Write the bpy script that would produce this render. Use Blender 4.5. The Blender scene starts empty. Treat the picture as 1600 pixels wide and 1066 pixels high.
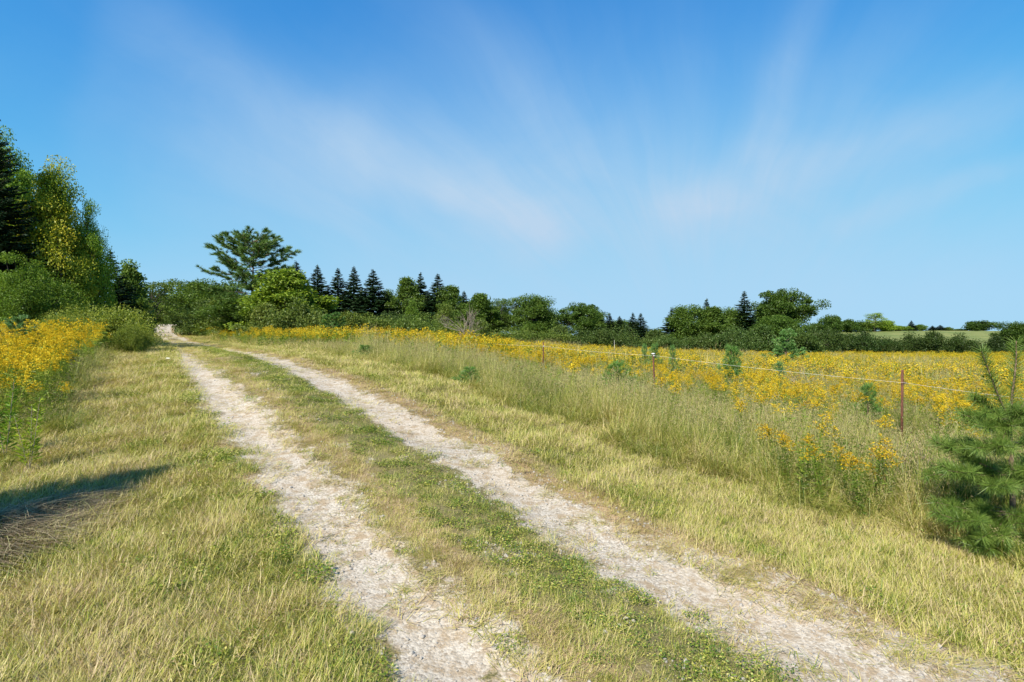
import bpy, math, random
import numpy as np
R = math.radians
sc = bpy.context.scene
COL = sc.collection
F = 850.0                      # focal length in photo pixels (1600 wide)
EYE = 1.7

# ------------------------------------------------------------------ camera
cam = bpy.data.cameras.new('camera'); co = bpy.data.objects.new('camera', cam); COL.objects.link(co)
co.location = (0, 0, EYE); co.rotation_euler = (R(90), 0, 0)
cam.sensor_width = 36; cam.lens = 36 * F / 1600; cam.clip_start = 0.05; cam.clip_end = 5000
sc.camera = co
sc.view_settings.view_transform = 'Standard'; sc.view_settings.look = 'None'
sc.view_settings.gamma = 1; sc.view_settings.exposure = 0.72
sc.cycles.max_bounces = 6; sc.cycles.transparent_max_bounces = 4; sc.cycles.transmission_bounces = 3
sc.cycles.diffuse_bounces = 3; sc.cycles.glossy_bounces = 1

# ------------------------------------------------------------------ sun and sky
SUN_EL = 43.0; SUN_H = np.array([-0.52, -0.855])           # where the sun stands (behind the camera, to the left)
sd = bpy.data.lights.new('sun', 'SUN'); sd.energy = 5.0; sd.angle = R(0.5); sd.color = (1.0, 0.95, 0.86)
so = bpy.data.objects.new('sun', sd); COL.objects.link(so)
from mathutils import Vector
hv = SUN_H / np.linalg.norm(SUN_H)
sun_vec = Vector((hv[0] * math.cos(R(SUN_EL)), hv[1] * math.cos(R(SUN_EL)), math.sin(R(SUN_EL))))
so.rotation_euler = sun_vec.to_track_quat('Z', 'Y').to_euler(); so.location = (-20, -20, 40)

class NT:
    """tiny node-tree writer"""
    def __init__(s, nt): s.nt = nt; s.L = nt.links
    def n(s, typ, **kw):
        x = s.nt.nodes.new(typ)
        for k, v in kw.items(): setattr(x, k, v)
        return x
    def put(s, sock, v):
        if v is None: return
        if isinstance(v, bpy.types.NodeSocket): s.L.new(v, sock)
        else: sock.default_value = v
    def m(s, op, a, b=None, c=None, clamp=False):
        x = s.n('ShaderNodeMath', operation=op); x.use_clamp = clamp
        for i, v in enumerate((a, b, c)): s.put(x.inputs[i], v)
        return x.outputs[0]
    def vm(s, op, a, b=None):
        x = s.n('ShaderNodeVectorMath', operation=op)
        s.put(x.inputs[0], a); s.put(x.inputs[1], b)
        return x.outputs['Value'] if op in ('DOT_PRODUCT', 'LENGTH', 'DISTANCE') else x.outputs[0]
    def noise(s, vec, scale, detail=4, rough=.55, dist=0):
        x = s.n('ShaderNodeTexNoise'); s.put(x.inputs['Vector'], vec)
        x.inputs['Scale'].default_value = scale; x.inputs['Detail'].default_value = detail
        x.inputs['Roughness'].default_value = rough; x.inputs['Distortion'].default_value = dist
        return x.outputs[0]
    def ramp(s, fac, stops, interp='LINEAR'):
        x = s.n('ShaderNodeValToRGB'); e = x.color_ramp.elements; x.color_ramp.interpolation = interp
        while len(e) < len(stops): e.new(.5)
        for q, (p, c) in zip(e, stops):
            q.position = p; q.color = (c, c, c, 1) if not hasattr(c, '__len__') else (*c, 1)
        s.put(x.inputs[0], fac)
        return x.outputs[0]
    def mix(s, fac, a, b, mode='MIX'):
        x = s.n('ShaderNodeMix', data_type='RGBA', blend_type=mode)
        s.put(x.inputs[0], fac)
        for i, v in ((6, a), (7, b)):
            if isinstance(v, tuple) and len(v) == 3: v = (*v, 1)
            s.put(x.inputs[i], v)
        return x.outputs[2]
    def attr(s, name, typ='GEOMETRY'):
        x = s.n('ShaderNodeAttribute', attribute_name=name, attribute_type=typ); return x

w = bpy.data.worlds.new('World'); sc.world = w; w.use_nodes = True
t = NT(w.node_tree); w.node_tree.nodes.clear()
sky = t.n('ShaderNodeTexSky', sky_type='NISHITA'); sky.sun_disc = False
sky.sun_elevation = R(SUN_EL); sky.sun_rotation = math.atan2(hv[0], hv[1])
sky.altitude = 200; sky.air_density = 1.0; sky.dust_density = 0.25; sky.ozone_density = 3.0
tc = t.n('ShaderNodeTexCoord').outputs['Generated']
wob = t.n('ShaderNodeTexNoise'); t.put(wob.inputs['Vector'], tc); wob.inputs['Scale'].default_value = 2.2; wob.inputs['Detail'].default_value = 3
wv = t.vm('SUBTRACT', wob.outputs[1], (.5, .5, .5)); sv = t.n('ShaderNodeVectorMath', operation='SCALE')
t.put(sv.inputs[0], wv); sv.inputs['Scale'].default_value = .16
dirn = t.vm('ADD', tc, sv.outputs[0])
sx = t.n('ShaderNodeSeparateXYZ'); t.put(sx.inputs[0], dirn)
yy = t.m('MAXIMUM', sx.outputs[1], .05)
qx = t.m('DIVIDE', sx.outputs[0], yy); qz = t.m('DIVIDE', sx.outputs[2], yy)
cb = t.n('ShaderNodeCombineXYZ'); t.put(cb.inputs[0], qx); t.put(cb.inputs[1], qz)
q = cb.outputs[0]
total = None
for (x0, y0, x1, y1, wd0, wd1, amp) in ((150, 10, 920, 410, 70, 46, .36), (620, -60, 930, 290, 48, 34, .11),
        (1310, -90, 1180, 270, 34, 36, .22), (1500, -80, 1190, 300, 60, 50, .09), (1760, 120, 960, 360, 46, 56, .27),
        (1720, 240, 1270, 378, 20, 22, .20), (100, 150, 620, 330, 90, 70, .16), (1050, -80, 1090, 300, 70, 60, .05)):
    a = np.array([(x0 - 800) / F, (533 - y0) / F]); b = np.array([(x1 - 800) / F, (533 - y1) / F])
    d = b - a; ln = np.linalg.norm(d); d /= ln; nn = (-d[1], d[0])
    dist = t.m('SUBTRACT', t.vm('DOT_PRODUCT', q, (nn[0], nn[1], 0)), float(nn[0] * a[0] + nn[1] * a[1]))
    tt = t.m('DIVIDE', t.m('SUBTRACT', t.vm('DOT_PRODUCT', q, (float(d[0]), float(d[1]), 0)), float(d @ a)), float(ln))
    wd = t.m('ADD', wd0 / F, t.m('MULTIPLY', tt, (wd1 - wd0) / F))
    g = t.m('DIVIDE', dist, t.m('MAXIMUM', wd, .005))
    g = t.m('POWER', 2.718, t.m('MULTIPLY', t.m('MULTIPLY', g, g), -1.0))
    fade = t.ramp(tt, [(0, 0.0), (.12, .45), (.55, 1.0), (.86, .95), (1, 0)], 'EASE')
    g = t.m('MULTIPLY', t.m('MULTIPLY', g, fade), amp)
    total = g if total is None else t.m('ADD', total, g)
for (cx, cy, rx, ry, amp) in ((930, 370, 600, 150, .42), (1000, 260, 720, 200, .22)):
    ex = t.m('DIVIDE', t.m('SUBTRACT', qx, (cx - 800) / F), rx / F); ey = t.m('DIVIDE', t.m('SUBTRACT', qz, (533 - cy) / F), ry / F)
    g = t.m('POWER', 2.718, t.m('MULTIPLY', t.m('ADD', t.m('MULTIPLY', ex, ex), t.m('MULTIPLY', ey, ey)), -1.0))
    total = t.m('ADD', total, t.m('MULTIPLY', g, amp))
fx_ = t.m('SUBTRACT', qx, (1090 - 800) / F); fz_ = t.m('ADD', qz, .12); ang_ = t.m('ARCTAN2', fx_, fz_)
rr_ = t.m('SQRT', t.m('ADD', t.m('MULTIPLY', fx_, fx_), t.m('MULTIPLY', fz_, fz_)))
fc = t.n('ShaderNodeCombineXYZ'); t.put(fc.inputs[0], t.m('MULTIPLY', ang_, 7.0)); t.put(fc.inputs[1], t.m('MULTIPLY', rr_, 1.6))
fan = t.noise(fc.outputs[0], 1.6, 7, .62, .35)
total = t.m('MULTIPLY', total, t.ramp(fan, [(.25, .86), (.5, 1.0), (.72, 1.1)]))
total = t.m('ADD', total, t.m('MULTIPLY', t.ramp(fan, [(.42, 0), (.75, .02)]), t.ramp(rr_, [(.05, 0), (.3, 1)])))
wn = t.noise(q, 3.0, 5, .6, .6)
total = t.m('MULTIPLY', total, t.ramp(wn, [(.2, .75), (.75, 1.35)]))
total = t.m('MULTIPLY', total, t.ramp(sx.outputs[1], [(0.02, 0), (.2, 1)]))
hs = t.n('ShaderNodeHueSaturation'); t.put(hs.inputs['Color'], sky.outputs[0])
hs.inputs['Saturation'].default_value = 1.28; hs.inputs['Value'].default_value = 1.0; hs.inputs['Hue'].default_value = .492
sk = t.n('ShaderNodeSeparateColor'); t.put(sk.inputs[0], hs.outputs[0]); cc = t.n('ShaderNodeCombineColor')
for k_, (g_, c_) in enumerate(((.78, .40), (1.22, .70), (1.62, .95))):      # the lens exposure holds the horizon below white
    vv = t.m('MULTIPLY', sk.outputs[k_], g_); den = t.m('POWER', t.m('ADD', 1.0, t.m('POWER', t.m('MULTIPLY', vv, .173 / c_), 3.0)), 1 / 3)
    t.put(cc.inputs[k_], t.m('DIVIDE', vv, den))
skyc = t.mix(total, cc.outputs[0], (2.85, 3.85, 4.95))
bg = t.n('ShaderNodeBackground'); t.put(bg.inputs[0], skyc); bg.inputs[1].default_value = 0.105
wo = t.n('ShaderNodeOutputWorld'); t.L.new(bg.outputs[0], wo.inputs[0])

# ------------------------------------------------------------------ terrain
# centre line of the lane: (X, distance, height)
def cz(px, Z): return (px - 800) / F * Z
road_pts = [(26.8, -31.2, -1.5), (14.9, -15.6, -.6), (6.0, -4.0, -.15), (2.93, 0, -.08), (cz(1050, 2.77), 2.77, 0.0), (cz(792, 3.57) + .03, 3.57, .14),
            (cz(583, 5.84), 5.84, .52), (cz(495, 7.47), 7.47, .76), (cz(428, 9.1), 9.1, 1.0), (cz(362, 13), 13, 1.27), (cz(331, 18.5), 18.5, 1.33),
            (cz(312, 27), 27, 1.36), (cz(293, 40), 40, 1.42), (cz(274, 54), 54, 1.64), (cz(264, 65), 65, 2.0),
            (cz(254, 84), 84, 3.1), (cz(257, 98), 98, 4.5), (cz(272, 106), 106, 4.9), (cz(300, 114), 114, 5.0), (cz(340, 124), 124, 5.0)]
ctrl = [(x, z, h) for x, z, h in road_pts]
for px, Z, h in ((1600, 2.7, -.05), (1600, 6, -.12), (1250, 5.4, -.02), (0, 2.7, .1), (100, 6, .42), (0, 10, .78), (150, 13, 1.10), (-100, 20, 1.15),
                 (60, 20, 1.2), (180, 24, 1.3), (60, 40, 2.2), (150, 60, 3.0), (20, 80, 4.6),
                 (1410, 9.1, -.08), (1024, 13.6, .12), (849, 17.6, .42), (1200, 9.5, 0), (1500, 18, -.3), (1300, 30, -.45), (1590, 40, -.7),
                 (734, 22, .75), (600, 30, 1.05), (1000, 30, -.05), (800, 35, .5), (430, 32, 1.25), (400, 42, 1.55), (550, 50, 1.0), (800, 52, .7), (1000, 60, -.1),
                 (1200, 72, -.7), (1400, 88, -1.0), (1590, 88, -1.0), (1750, 60, -1.0), (395, 65, 2.6), (480, 60, 1.9), (550, 100, 3.2), (830, 95, 1.6),
                 (1225, 105, -.8), (1000, 100, .2), (1450, 125, -.6), (1350, 180, 2.2), (1550, 180, 2.2), (1350, 250, 6.3), (1450, 250, 6.5), (1560, 250, 6.3),
                 (1750, 250, 6.0), (1200, 250, 5.0), (1000, 250, 2.5), (700, 250, 5), (300, 250, 7), (0, 200, 6.5)):
    ctrl.append((cz(px, Z), Z, h))
for x, z, h in ((-8, -5, .2), (-20, -10, .8), (10, -10, -.5), (30, -20, -1.2), (0, -60, -1.5), (-60, 0, 3), (60, 10, -1.2), (-400, 500, 6), (0, 600, 3),
                (400, 600, 4), (700, 300, 3), (-700, 100, 6), (0, -700, -2), (-500, -500, 3), (500, -500, -2), (0, 900, 3), (800, 900, 3), (-800, 900, 5)):
    ctrl.append((x, z, h))
C = np.array(ctrl); CC = 2.5
def phi(d2): return np.sqrt(d2 + CC * CC)
A = phi(((C[:, None, :2] - C[None, :, :2]) ** 2).sum(-1)); n_ = len(C)
M_ = np.zeros((n_ + 1, n_ + 1)); M_[:n_, :n_] = A - np.eye(n_) * .25; M_[:n_, n_] = 1; M_[n_, :n_] = 1
W_ = np.linalg.solve(M_, np.append(C[:, 2], 0))
def Hb(x, y):
    x = np.asarray(x, float).ravel(); y = np.asarray(y, float).ravel(); out = np.empty(len(x))
    for i in range(0, len(x), 20000):
        s = slice(i, i + 20000)
        out[s] = phi((x[s, None] - C[:, 0]) ** 2 + (y[s, None] - C[:, 1]) ** 2) @ W_[:n_] + W_[n_]
    return out
def sn(x, y, sc_, seed=0):
    """smooth patch noise about -1..1"""
    rg = np.random.RandomState(seed + 77); v = 0
    for k in range(6):
        a = rg.rand() * 6.28; f = (0.6 + 1.6 * rg.rand()) / sc_
        v = v + np.sin((x * math.cos(a) + y * math.sin(a)) * f * 6.28 + rg.rand() * 6.28 + 1.3 * np.sin((y * math.cos(a) - x * math.sin(a)) * f * 3.7 + k))
    return v / 3.2
# smooth centre polyline (Catmull-Rom)
rp = np.array(road_pts)[:, :2]; rl = []
for i in range(1, len(rp) - 2):
    p0, p1, p2, p3 = rp[i - 1:i + 3]
    for k in range(6):
        u = k / 6; rl.append(.5 * ((2 * p1) + (p2 - p0) * u + (2 * p0 - 5 * p1 + 4 * p2 - p3) * u * u + (3 * p1 - p0 - 3 * p2 + p3) * u ** 3))
rl.append(rp[-2]); rl = np.array([rp[0]] + rl)
cl_ = np.concatenate([[0], np.cumsum(np.linalg.norm(np.diff(rl, axis=0), axis=1))]); cq = np.arange(0, cl_[-1], 1.0)
rl = np.stack([np.interp(cq, cl_, rl[:, 0]), np.interp(cq, cl_, rl[:, 1])], 1)
for _ in range(14): rl[1:-1] = (rl[:-2] + 2 * rl[1:-1] + rl[2:]) / 4
sa, sb = rl[:-1], rl[1:]; sdv = sb - sa; sl = np.linalg.norm(sdv, axis=1); sdir = sdv / sl[:, None]; cum = np.concatenate([[0], np.cumsum(sl)])
def road_uv(x, y):
    x = np.asarray(x, float).ravel(); y = np.asarray(y, float).ravel(); U = np.empty(len(x)); S = np.empty(len(x))
    for i in range(0, len(x), 10000):
        X = x[i:i + 10000, None]; Y = y[i:i + 10000, None]
        rx, ry = X - sa[:, 0], Y - sa[:, 1]
        tt = np.clip(rx * sdir[:, 0] + ry * sdir[:, 1], 0, sl)
        dx, dy = rx - tt * sdir[:, 0], ry - tt * sdir[:, 1]
        d2 = dx * dx + dy * dy; j = d2.argmin(1); ar = np.arange(len(j))
        sg = np.sign(rx[ar, j] * sdir[j, 1] - ry[ar, j] * sdir[j, 0])
        U[i:i + 10000] = np.sqrt(d2[ar, j]) * sg; S[i:i + 10000] = cum[j] + tt[ar, j]
    return U, S
def surf(x, y, u=None):
    if u is None: u, _ = road_uv(x, y)
    d = np.hypot(x, y)
    h = Hb(x, y) + .035 * sn(x, y, 3.1, 1) * np.clip(d / 4, .3, 1) + .04 * sn(x, y, 9, 2) * np.clip(d / 30, .2, 3) * np.clip((np.abs(u) - 2) / 4, .15, 1)
    h -= .045 * (np.exp(-((u + .82) / .3) ** 2) + np.exp(-((u - .85) / .36) ** 2)) * (d < 60)
    return h
def gz(x, y): return float(surf(np.array([x], float), np.array([y], float))[0])

# ------------------------------------------------------------------ helpers
def mesh_np(name, V, Fq, mats=None, smooth=False, midx=None):
    me = bpy.data.meshes.new(name); V = np.asarray(V, np.float32); Fq = np.asarray(Fq, np.int32); k = Fq.shape[1]
    me.vertices.add(len(V)); me.vertices.foreach_set('co', V.ravel())
    me.loops.add(Fq.size); me.loops.foreach_set('vertex_index', Fq.ravel())
    me.polygons.add(len(Fq)); me.polygons.foreach_set('loop_start', np.arange(0, Fq.size, k, dtype=np.int32))
    try: me.polygons.foreach_set('loop_total', np.full(len(Fq), k, np.int32))
    except Exception: pass
    if smooth: me.polygons.foreach_set('use_smooth', np.ones(len(Fq), bool))
    if midx is not None: me.polygons.foreach_set('material_index', np.asarray(midx, np.int32))
    for m in (mats or []): me.materials.append(m)
    me.update(calc_edges=True); return me
def link(o, parent=None, coll=None):
    (coll or COL).objects.link(o)
    if parent is not None: o.parent = parent
    return o
def tag(o, label=None, cat=None, group=None, kind=None):
    for k, v in (('label', label), ('category', cat), ('group', group), ('kind', kind)):
        if v: o[k] = v
    return o
class MB:
    def __init__(s): s.V = []; s.F = []; s.M = []; s.n = 0
    def add(s, V, Fq, mi=0):
        V = np.asarray(V, float).reshape(-1, 3); Fq = np.asarray(Fq, int).reshape(-1, 4)
        s.V.append(V); s.F.append(Fq + s.n); s.M.append(np.full(len(Fq), mi)); s.n += len(V)
    def mesh(s, name, mats, smooth=False): return mesh_np(name, np.concatenate(s.V), np.concatenate(s.F), mats, smooth, np.concatenate(s.M))
    def tube(s, P, rad, ns=6, mi=0):
        P = np.asarray(P, float); n = len(P); rad = np.broadcast_to(rad, (n,))
        T = np.gradient(P, axis=0); T /= np.linalg.norm(T, axis=1)[:, None] + 1e-9
        ref = np.array([1., 0, 0]) if abs(T[0, 0]) < .8 else np.array([0, 1., 0])
        U = np.cross(T, ref); U /= np.linalg.norm(U, axis=1)[:, None] + 1e-9; W = np.cross(T, U)
        a = np.arange(ns) / ns * 2 * np.pi
        V = P[:, None] + rad[:, None, None] * (U[:, None] * np.cos(a)[None, :, None] + W[:, None] * np.sin(a)[None, :, None])
        i = np.arange(n - 1)[:, None]; j = np.arange(ns)[None]; k = (j + 1) % ns
        s.add(V, np.stack([i * ns + j, i * ns + k, (i + 1) * ns + k, (i + 1) * ns + j], -1), mi)
    def box(s, x0, x1, y0, y1, z0, z1, mi=0):
        V = [(x, y, z) for z in (z0, z1) for y in (y0, y1) for x in (x0, x1)]
        s.add(V, [(0, 2, 3, 1), (4, 5, 7, 6), (0, 1, 5, 4), (2, 6, 7, 3), (0, 4, 6, 2), (1, 3, 7, 5)], mi)
    def leaves(s, P, D, L, Wd, rg, mi=0, fold=.15, upbias=.6):
        """rhombic leaves: centre P, pointing along D"""
        n = len(P); D = D / (np.linalg.norm(D, axis=1)[:, None] + 1e-9)
        N = rg.normal(size=(n, 3)); N[:, 2] += upbias * 1.5
        S = np.cross(D, N); S /= np.linalg.norm(S, axis=1)[:, None] + 1e-9; N = np.cross(S, D)
        L = np.broadcast_to(L, (n,))[:, None]; Wd = np.broadcast_to(Wd, (n,))[:, None]
        V = np.stack([P - D * L * .5, P + S * Wd * .5 + N * fold * Wd, P + D * L * .5, P - S * Wd * .5 + N * fold * Wd], 1)
        s.add(V, np.arange(n * 4).reshape(n, 4), mi)
    def blades(s, P, head, L, Wd, lean, bend, K=2, mi=0, tip=.15):
        n = len(P); P = np.asarray(P, float); B = lambda v: np.broadcast_to(v, (n,))
        L, Wd, lean, bend, head = B(L), B(Wd), B(lean), B(bend), B(head)
        hx, hy = np.cos(head), np.sin(head); S = np.stack([-hy, hx, np.zeros(n)], 1)
        pos = P.copy(); rows = []
        for k in range(K + 1):
            wk = Wd * (1 - (1 - tip) * (k / K) ** 1.3) * .5
            rows.append(pos - S * wk[:, None]); rows.append(pos + S * wk[:, None])
            th = lean + bend * (k + .5) / K
            pos = pos + np.stack([hx * np.sin(th), hy * np.sin(th), np.cos(th)], 1) * (L / K)[:, None]
        V = np.stack(rows, 1); base = np.arange(n)[:, None] * 2 * (K + 1) + np.arange(K)[None] * 2
        s.add(V, np.stack([base, base + 1, base + 3, base + 2], -1), mi)
    def needles(s, P, D, L, Wd, rg, mi=0):
        """thin straight needles from P along D"""
        n = len(P); D = D / (np.linalg.norm(D, axis=1)[:, None] + 1e-9)
        S = np.cross(D, rg.normal(size=(n, 3))); S /= np.linalg.norm(S, axis=1)[:, None] + 1e-9
        L = np.broadcast_to(L, (n,))[:, None]; Wd = np.broadcast_to(Wd, (n,))[:, None]
        V = np.stack([P - S * Wd * .5, P + S * Wd * .5, P + D * L + S * Wd * .2, P + D * L - S * Wd * .2], 1)
        s.add(V, np.arange(n * 4).reshape(n, 4), mi)

# ------------------------------------------------------------------ materials
def new_mat(name):
    m = bpy.data.materials.new(name); m.use_nodes = True; m.node_tree.nodes.clear(); return m, NT(m.node_tree)
def finish(t, sh): o = t.n('ShaderNodeOutputMaterial'); t.L.new(sh, o.inputs[0])
def leafy(name, stops, trans=.35, tint=False, inst=False, gloss=.03, nscale=.8, island=.6, dryw=.0):
    """foliage: colour varies leaf by leaf, by patch and by plant"""
    m, t = new_mat(name); geo = t.n('ShaderNodeNewGeometry')
    isl = geo.outputs['Random Per Island']
    nz = t.noise(geo.outputs['Position'], nscale, 3, .6)
    f = t.m('ADD', t.m('MULTIPLY', isl, island), t.m('MULTIPLY', t.m('SUBTRACT', nz, .5), 1.6 * (1 - island)))
    f = t.m('ADD', f, .5 - island * .5)
    if inst:
        dr = t.attr('dry', 'INSTANCER').outputs['Fac']
        f = t.m('ADD', t.m('MULTIPLY', t.m('SUBTRACT', f, .5), 1 - dryw * .35), t.m('ADD', .5 * (1 - dryw), t.m('MULTIPLY', dr, dryw)))
    c = t.ramp(t.m('MINIMUM', t.m('MAXIMUM', f, 0), 1), stops)
    if tint:
        oi = t.n('ShaderNodeObjectInfo'); c = t.mix(1.0, c, oi.outputs['Color'], 'MULTIPLY')
    d = t.n('ShaderNodeBsdfDiffuse'); t.put(d.inputs[0], c)
    tr = t.n('ShaderNodeBsdfTranslucent'); t.put(tr.inputs[0], t.mix(1.0, c, (1.15, 1.2, .6), 'MULTIPLY'))
    mx = t.n('ShaderNodeMixShader'); mx.inputs[0].default_value = trans; t.L.new(d.outputs[0], mx.inputs[1]); t.L.new(tr.outputs[0], mx.inputs[2])
    out = mx.outputs[0]
    if gloss:
        g = t.n('ShaderNodeBsdfGlossy'); g.inputs['Roughness'].default_value = .45; g.inputs[0].default_value = (.8, .85, .8, 1)
        m2 = t.n('ShaderNodeMixShader'); m2.inputs[0].default_value = gloss * .5; t.L.new(out, m2.inputs[1]); t.L.new(g.outputs[0], m2.inputs[2]); out = m2.outputs[0]
    finish(t, out); return m
def rough(name, stops, scale=8, detail=6, bump=.3, bscale=40, rgh=.9, stretch=(1, 1, 1), metal=0):
    m, t = new_mat(name); pos = t.n('ShaderNodeTexCoord').outputs['Object']
    v = t.vm('MULTIPLY', pos, stretch); c = t.ramp(t.noise(v, scale, detail, .65), stops)
    p = t.n('ShaderNodeBsdfPrincipled'); t.put(p.inputs['Base Color'], c); p.inputs['Roughness'].default_value = rgh; p.inputs['Metallic'].default_value = metal
    b = t.n('ShaderNodeBump'); b.inputs['Strength'].default_value = bump; b.inputs['Distance'].default_value = .02
    t.put(b.inputs['Height'], t.noise(v, bscale, 4, .7)); t.L.new(b.outputs[0], p.inputs['Normal'])
    finish(t, p.outputs[0]); return m
M = {}
M['bark'] = rough('bark', [(.3, (.035, .028, .02)), (.7, (.11, .09, .07))], 10, 6, .6, 30, .95, (3, 3, .6))
M['pine_bark'] = rough('pine_bark', [(.3, (.10, .06, .035)), (.7, (.27, .19, .12))], 14, 6, .6, 60, .95, (2, 2, .8))
M['dead_twig'] = rough('dead_twig', [(.3, (.16, .12, .09)), (.7, (.34, .28, .22))], 12, 4, .3, 40)
M['rust'] = rough('rusty_steel', [(.35, (.06, .022, .012)), (.6, (.16, .055, .028)), (.75, (.24, .12, .07))], 22, 6, .3, 120, .8)
M['insulator'] = rough('insulator_plastic', [(.3, (.6, .58, .5)), (.7, (.78, .76, .7))], 30, 2, .05, 60, .5)
M['wire'] = rough('wire_twine', [(.3, (.55, .52, .42)), (.7, (.8, .78, .68))], 40, 2, .1, 300, .6)
M['stone'] = rough('stone', [(.3, (.22, .19, .155)), (.7, (.48, .43, .365))], 3, 5, .3, 30)
G1 = [(0, (.028, .056, .013)), (.45, (.078, .13, .025)), (.8, (.15, .21, .042)), (1, (.23, .27, .065))]
M['leaf'] = leafy('deciduous_leaf', G1, .35, tint=True)
M['leaf_yellow'] = leafy('yellowing_leaf', [(0, (.05, .10, .014)), (.3, (.14, .20, .028)), (.55, (.32, .31, .035)), (1, (.58, .38, .05))], .35, tint=True, nscale=.38, island=.22)
M['shrub'] = leafy('shrub_leaf', [(0, (.03, .055, .015)), (.5, (.08, .12, .032)), (1, (.17, .20, .06))], .3, tint=True)
M['spruce'] = leafy('spruce_needle', [(0, (.010, .028, .014)), (.5, (.024, .055, .024)), (1, (.06, .10, .035))], .1, tint=True, gloss=.05)
M['pine'] = leafy('pine_needle', [(0, (.026, .060, .024)), (.5, (.065, .12, .042)), (1, (.15, .21, .07))], .2, tint=True, gloss=.04)
M['sapling'] = leafy('young_pine_needle', [(0, (.040, .095, .022)), (.5, (.10, .20, .045)), (1, (.22, .34, .11))], .25, tint=True, gloss=.06, nscale=4)
M['grass'] = leafy('grass_blade', island=.85, trans=.22, stops=[(0, (.06, .12, .016)), (.25, (.14, .21, .024)), (.45, (.36, .355, .055)), (.68, (.54, .465, .15)), (.85, (.56, .44, .23)), (1, (.46, .33, .20))], inst=True, dryw=.72, nscale=1.5, gloss=.05)
M['tall'] = leafy('tall_grass_blade', island=.85, trans=.22, stops=[(0, (.07, .125, .018)), (.25, (.18, .23, .03)), (.5, (.40, .39, .08)), (.75, (.58, .47, .19)), (1, (.60, .45, .25))], inst=True, dryw=.6, nscale=1.2, gloss=.06)
M['weed'] = leafy('goldenrod_leaf', [(0, (.06, .11, .014)), (.4, (.15, .22, .028)), (1, (.34, .36, .055))], .35, inst=True, dryw=.5, nscale=2)
M['gold'] = leafy('goldenrod_bloom', [(0, (.26, .15, .02)), (.3, (.50, .31, .02)), (.6, (.66, .46, .025)), (1, (.78, .62, .07))], .25, inst=True, dryw=.3, nscale=2, gloss=0)
M['seed'] = leafy('seed_head', [(0, (.24, .18, .09)), (1, (.46, .40, .20))], .3, inst=True, dryw=.2, gloss=0)

# ground sheet: thatch, moss-green and straw patches; far pasture keyed by an attribute
m, t = new_mat('meadow_ground'); pos = t.n('ShaderNodeNewGeometry').outputs['Position']
far = t.attr('far').outputs['Fac']; gold = t.attr('gold').outputs['Fac']
n1 = t.noise(pos, 1.1, 6, .65); n2 = t.noise(t.vm('MULTIPLY', pos, (1, 1, 1)), 26, 5, .75); n3 = t.noise(pos, .12, 4, .6)
near_c = t.mix(t.ramp(n2, [(.3, 0), (.7, 1)]), (.045, .045, .018), (.26, .205, .095))
near_c = t.mix(t.ramp(n1, [(.35, 0), (.7, .65)]), near_c, (.12, .15, .03))
near_c = t.mix(gold, near_c, t.mix(n2, (.10, .12, .02), (.42, .30, .03)))
pas = t.mix(t.ramp(n3, [(.35, 0), (.65, 1)]), (.10, .145, .035), (.20, .21, .065))
pas = t.mix(t.ramp(n1, [(.4, 0), (.7, .5)]), pas, (.24, .22, .09))
c = t.mix(far, near_c, pas)
p = t.n('ShaderNodeBsdfPrincipled'); t.put(p.inputs['Base Color'], c); p.inputs['Roughness'].default_value = .95; p.inputs['Specular IOR Level'].default_value = .1
b = t.n('ShaderNodeBump'); b.inputs['Strength'].default_value = .6; b.inputs['Distance'].default_value = .03; t.put(b.inputs['Height'], n2); t.L.new(b.outputs[0], p.inputs['Normal'])
finish(t, p.outputs[0]); M['ground'] = m

# lane: crushed limestone in the wheel tracks, straw and soil between
m, t = new_mat('gravel_lane'); pos = t.n('ShaderNodeNewGeometry').outputs['Position']
gr = t.attr('gravel').outputs['Fac']; br = t.attr('straw').outputs['Fac']
edge = t.noise(pos, 3.2, 7, .72); fine = t.noise(pos, 55, 6, .8); peb = t.noise(pos, 210, 3, .7); mid = t.noise(pos, 9, 6, .7); big = t.noise(pos, .9, 3, .5)
vor = t.n('ShaderNodeTexVoronoi'); t.put(vor.inputs['Vector'], pos); vor.inputs['Scale'].default_value = 62; vor.feature = 'F1'
vc = t.n('ShaderNodeSeparateColor'); t.put(vc.inputs[0], vor.outputs['Color'])
gcol = t.ramp(t.m('ADD', t.m('MULTIPLY', fine, .6), t.m('MULTIPLY', vc.outputs[0], .4)), [(.25, (.22, .175, .125)), (.45, (.43, .37, .29)), (.8, (.60, .535, .44))])
gcol = t.mix(t.ramp(big, [(.4, 0), (.7, .5)]), gcol, (.50, .40, .29))
gcol = t.mix(t.ramp(mid, [(.47, 0), (.62, .85)]), gcol, (.33, .24, .145))
scol = t.ramp(fine, [(.3, (.14, .085, .045)), (.5, (.34, .23, .12)), (.75, (.52, .39, .22))])
tcol = t.ramp(fine, [(.3, (.07, .07, .025)), (.6, (.22, .18, .08)), (.8, (.36, .29, .15))])
base = t.mix(br, tcol, scol)
gm = t.m('ADD', gr, t.m('MULTIPLY', t.m('SUBTRACT', edge, .5), 3.4)); gm = t.m('ADD', gm, t.m('MULTIPLY', t.m('SUBTRACT', fine, .5), .8))
gm = t.ramp(gm, [(.38, 0), (.62, 1)])
c = t.mix(gm, base, gcol)
p = t.n('ShaderNodeBsdfPrincipled'); t.put(p.inputs['Base Color'], c); p.inputs['Roughness'].default_value = .95; p.inputs['Specular IOR Level'].default_value = .15
hgt = t.m('ADD', t.m('MULTIPLY', vor.outputs['Distance'], -.5), t.m('ADD', fine, t.m('MULTIPLY', mid, 1.2)))
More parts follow.
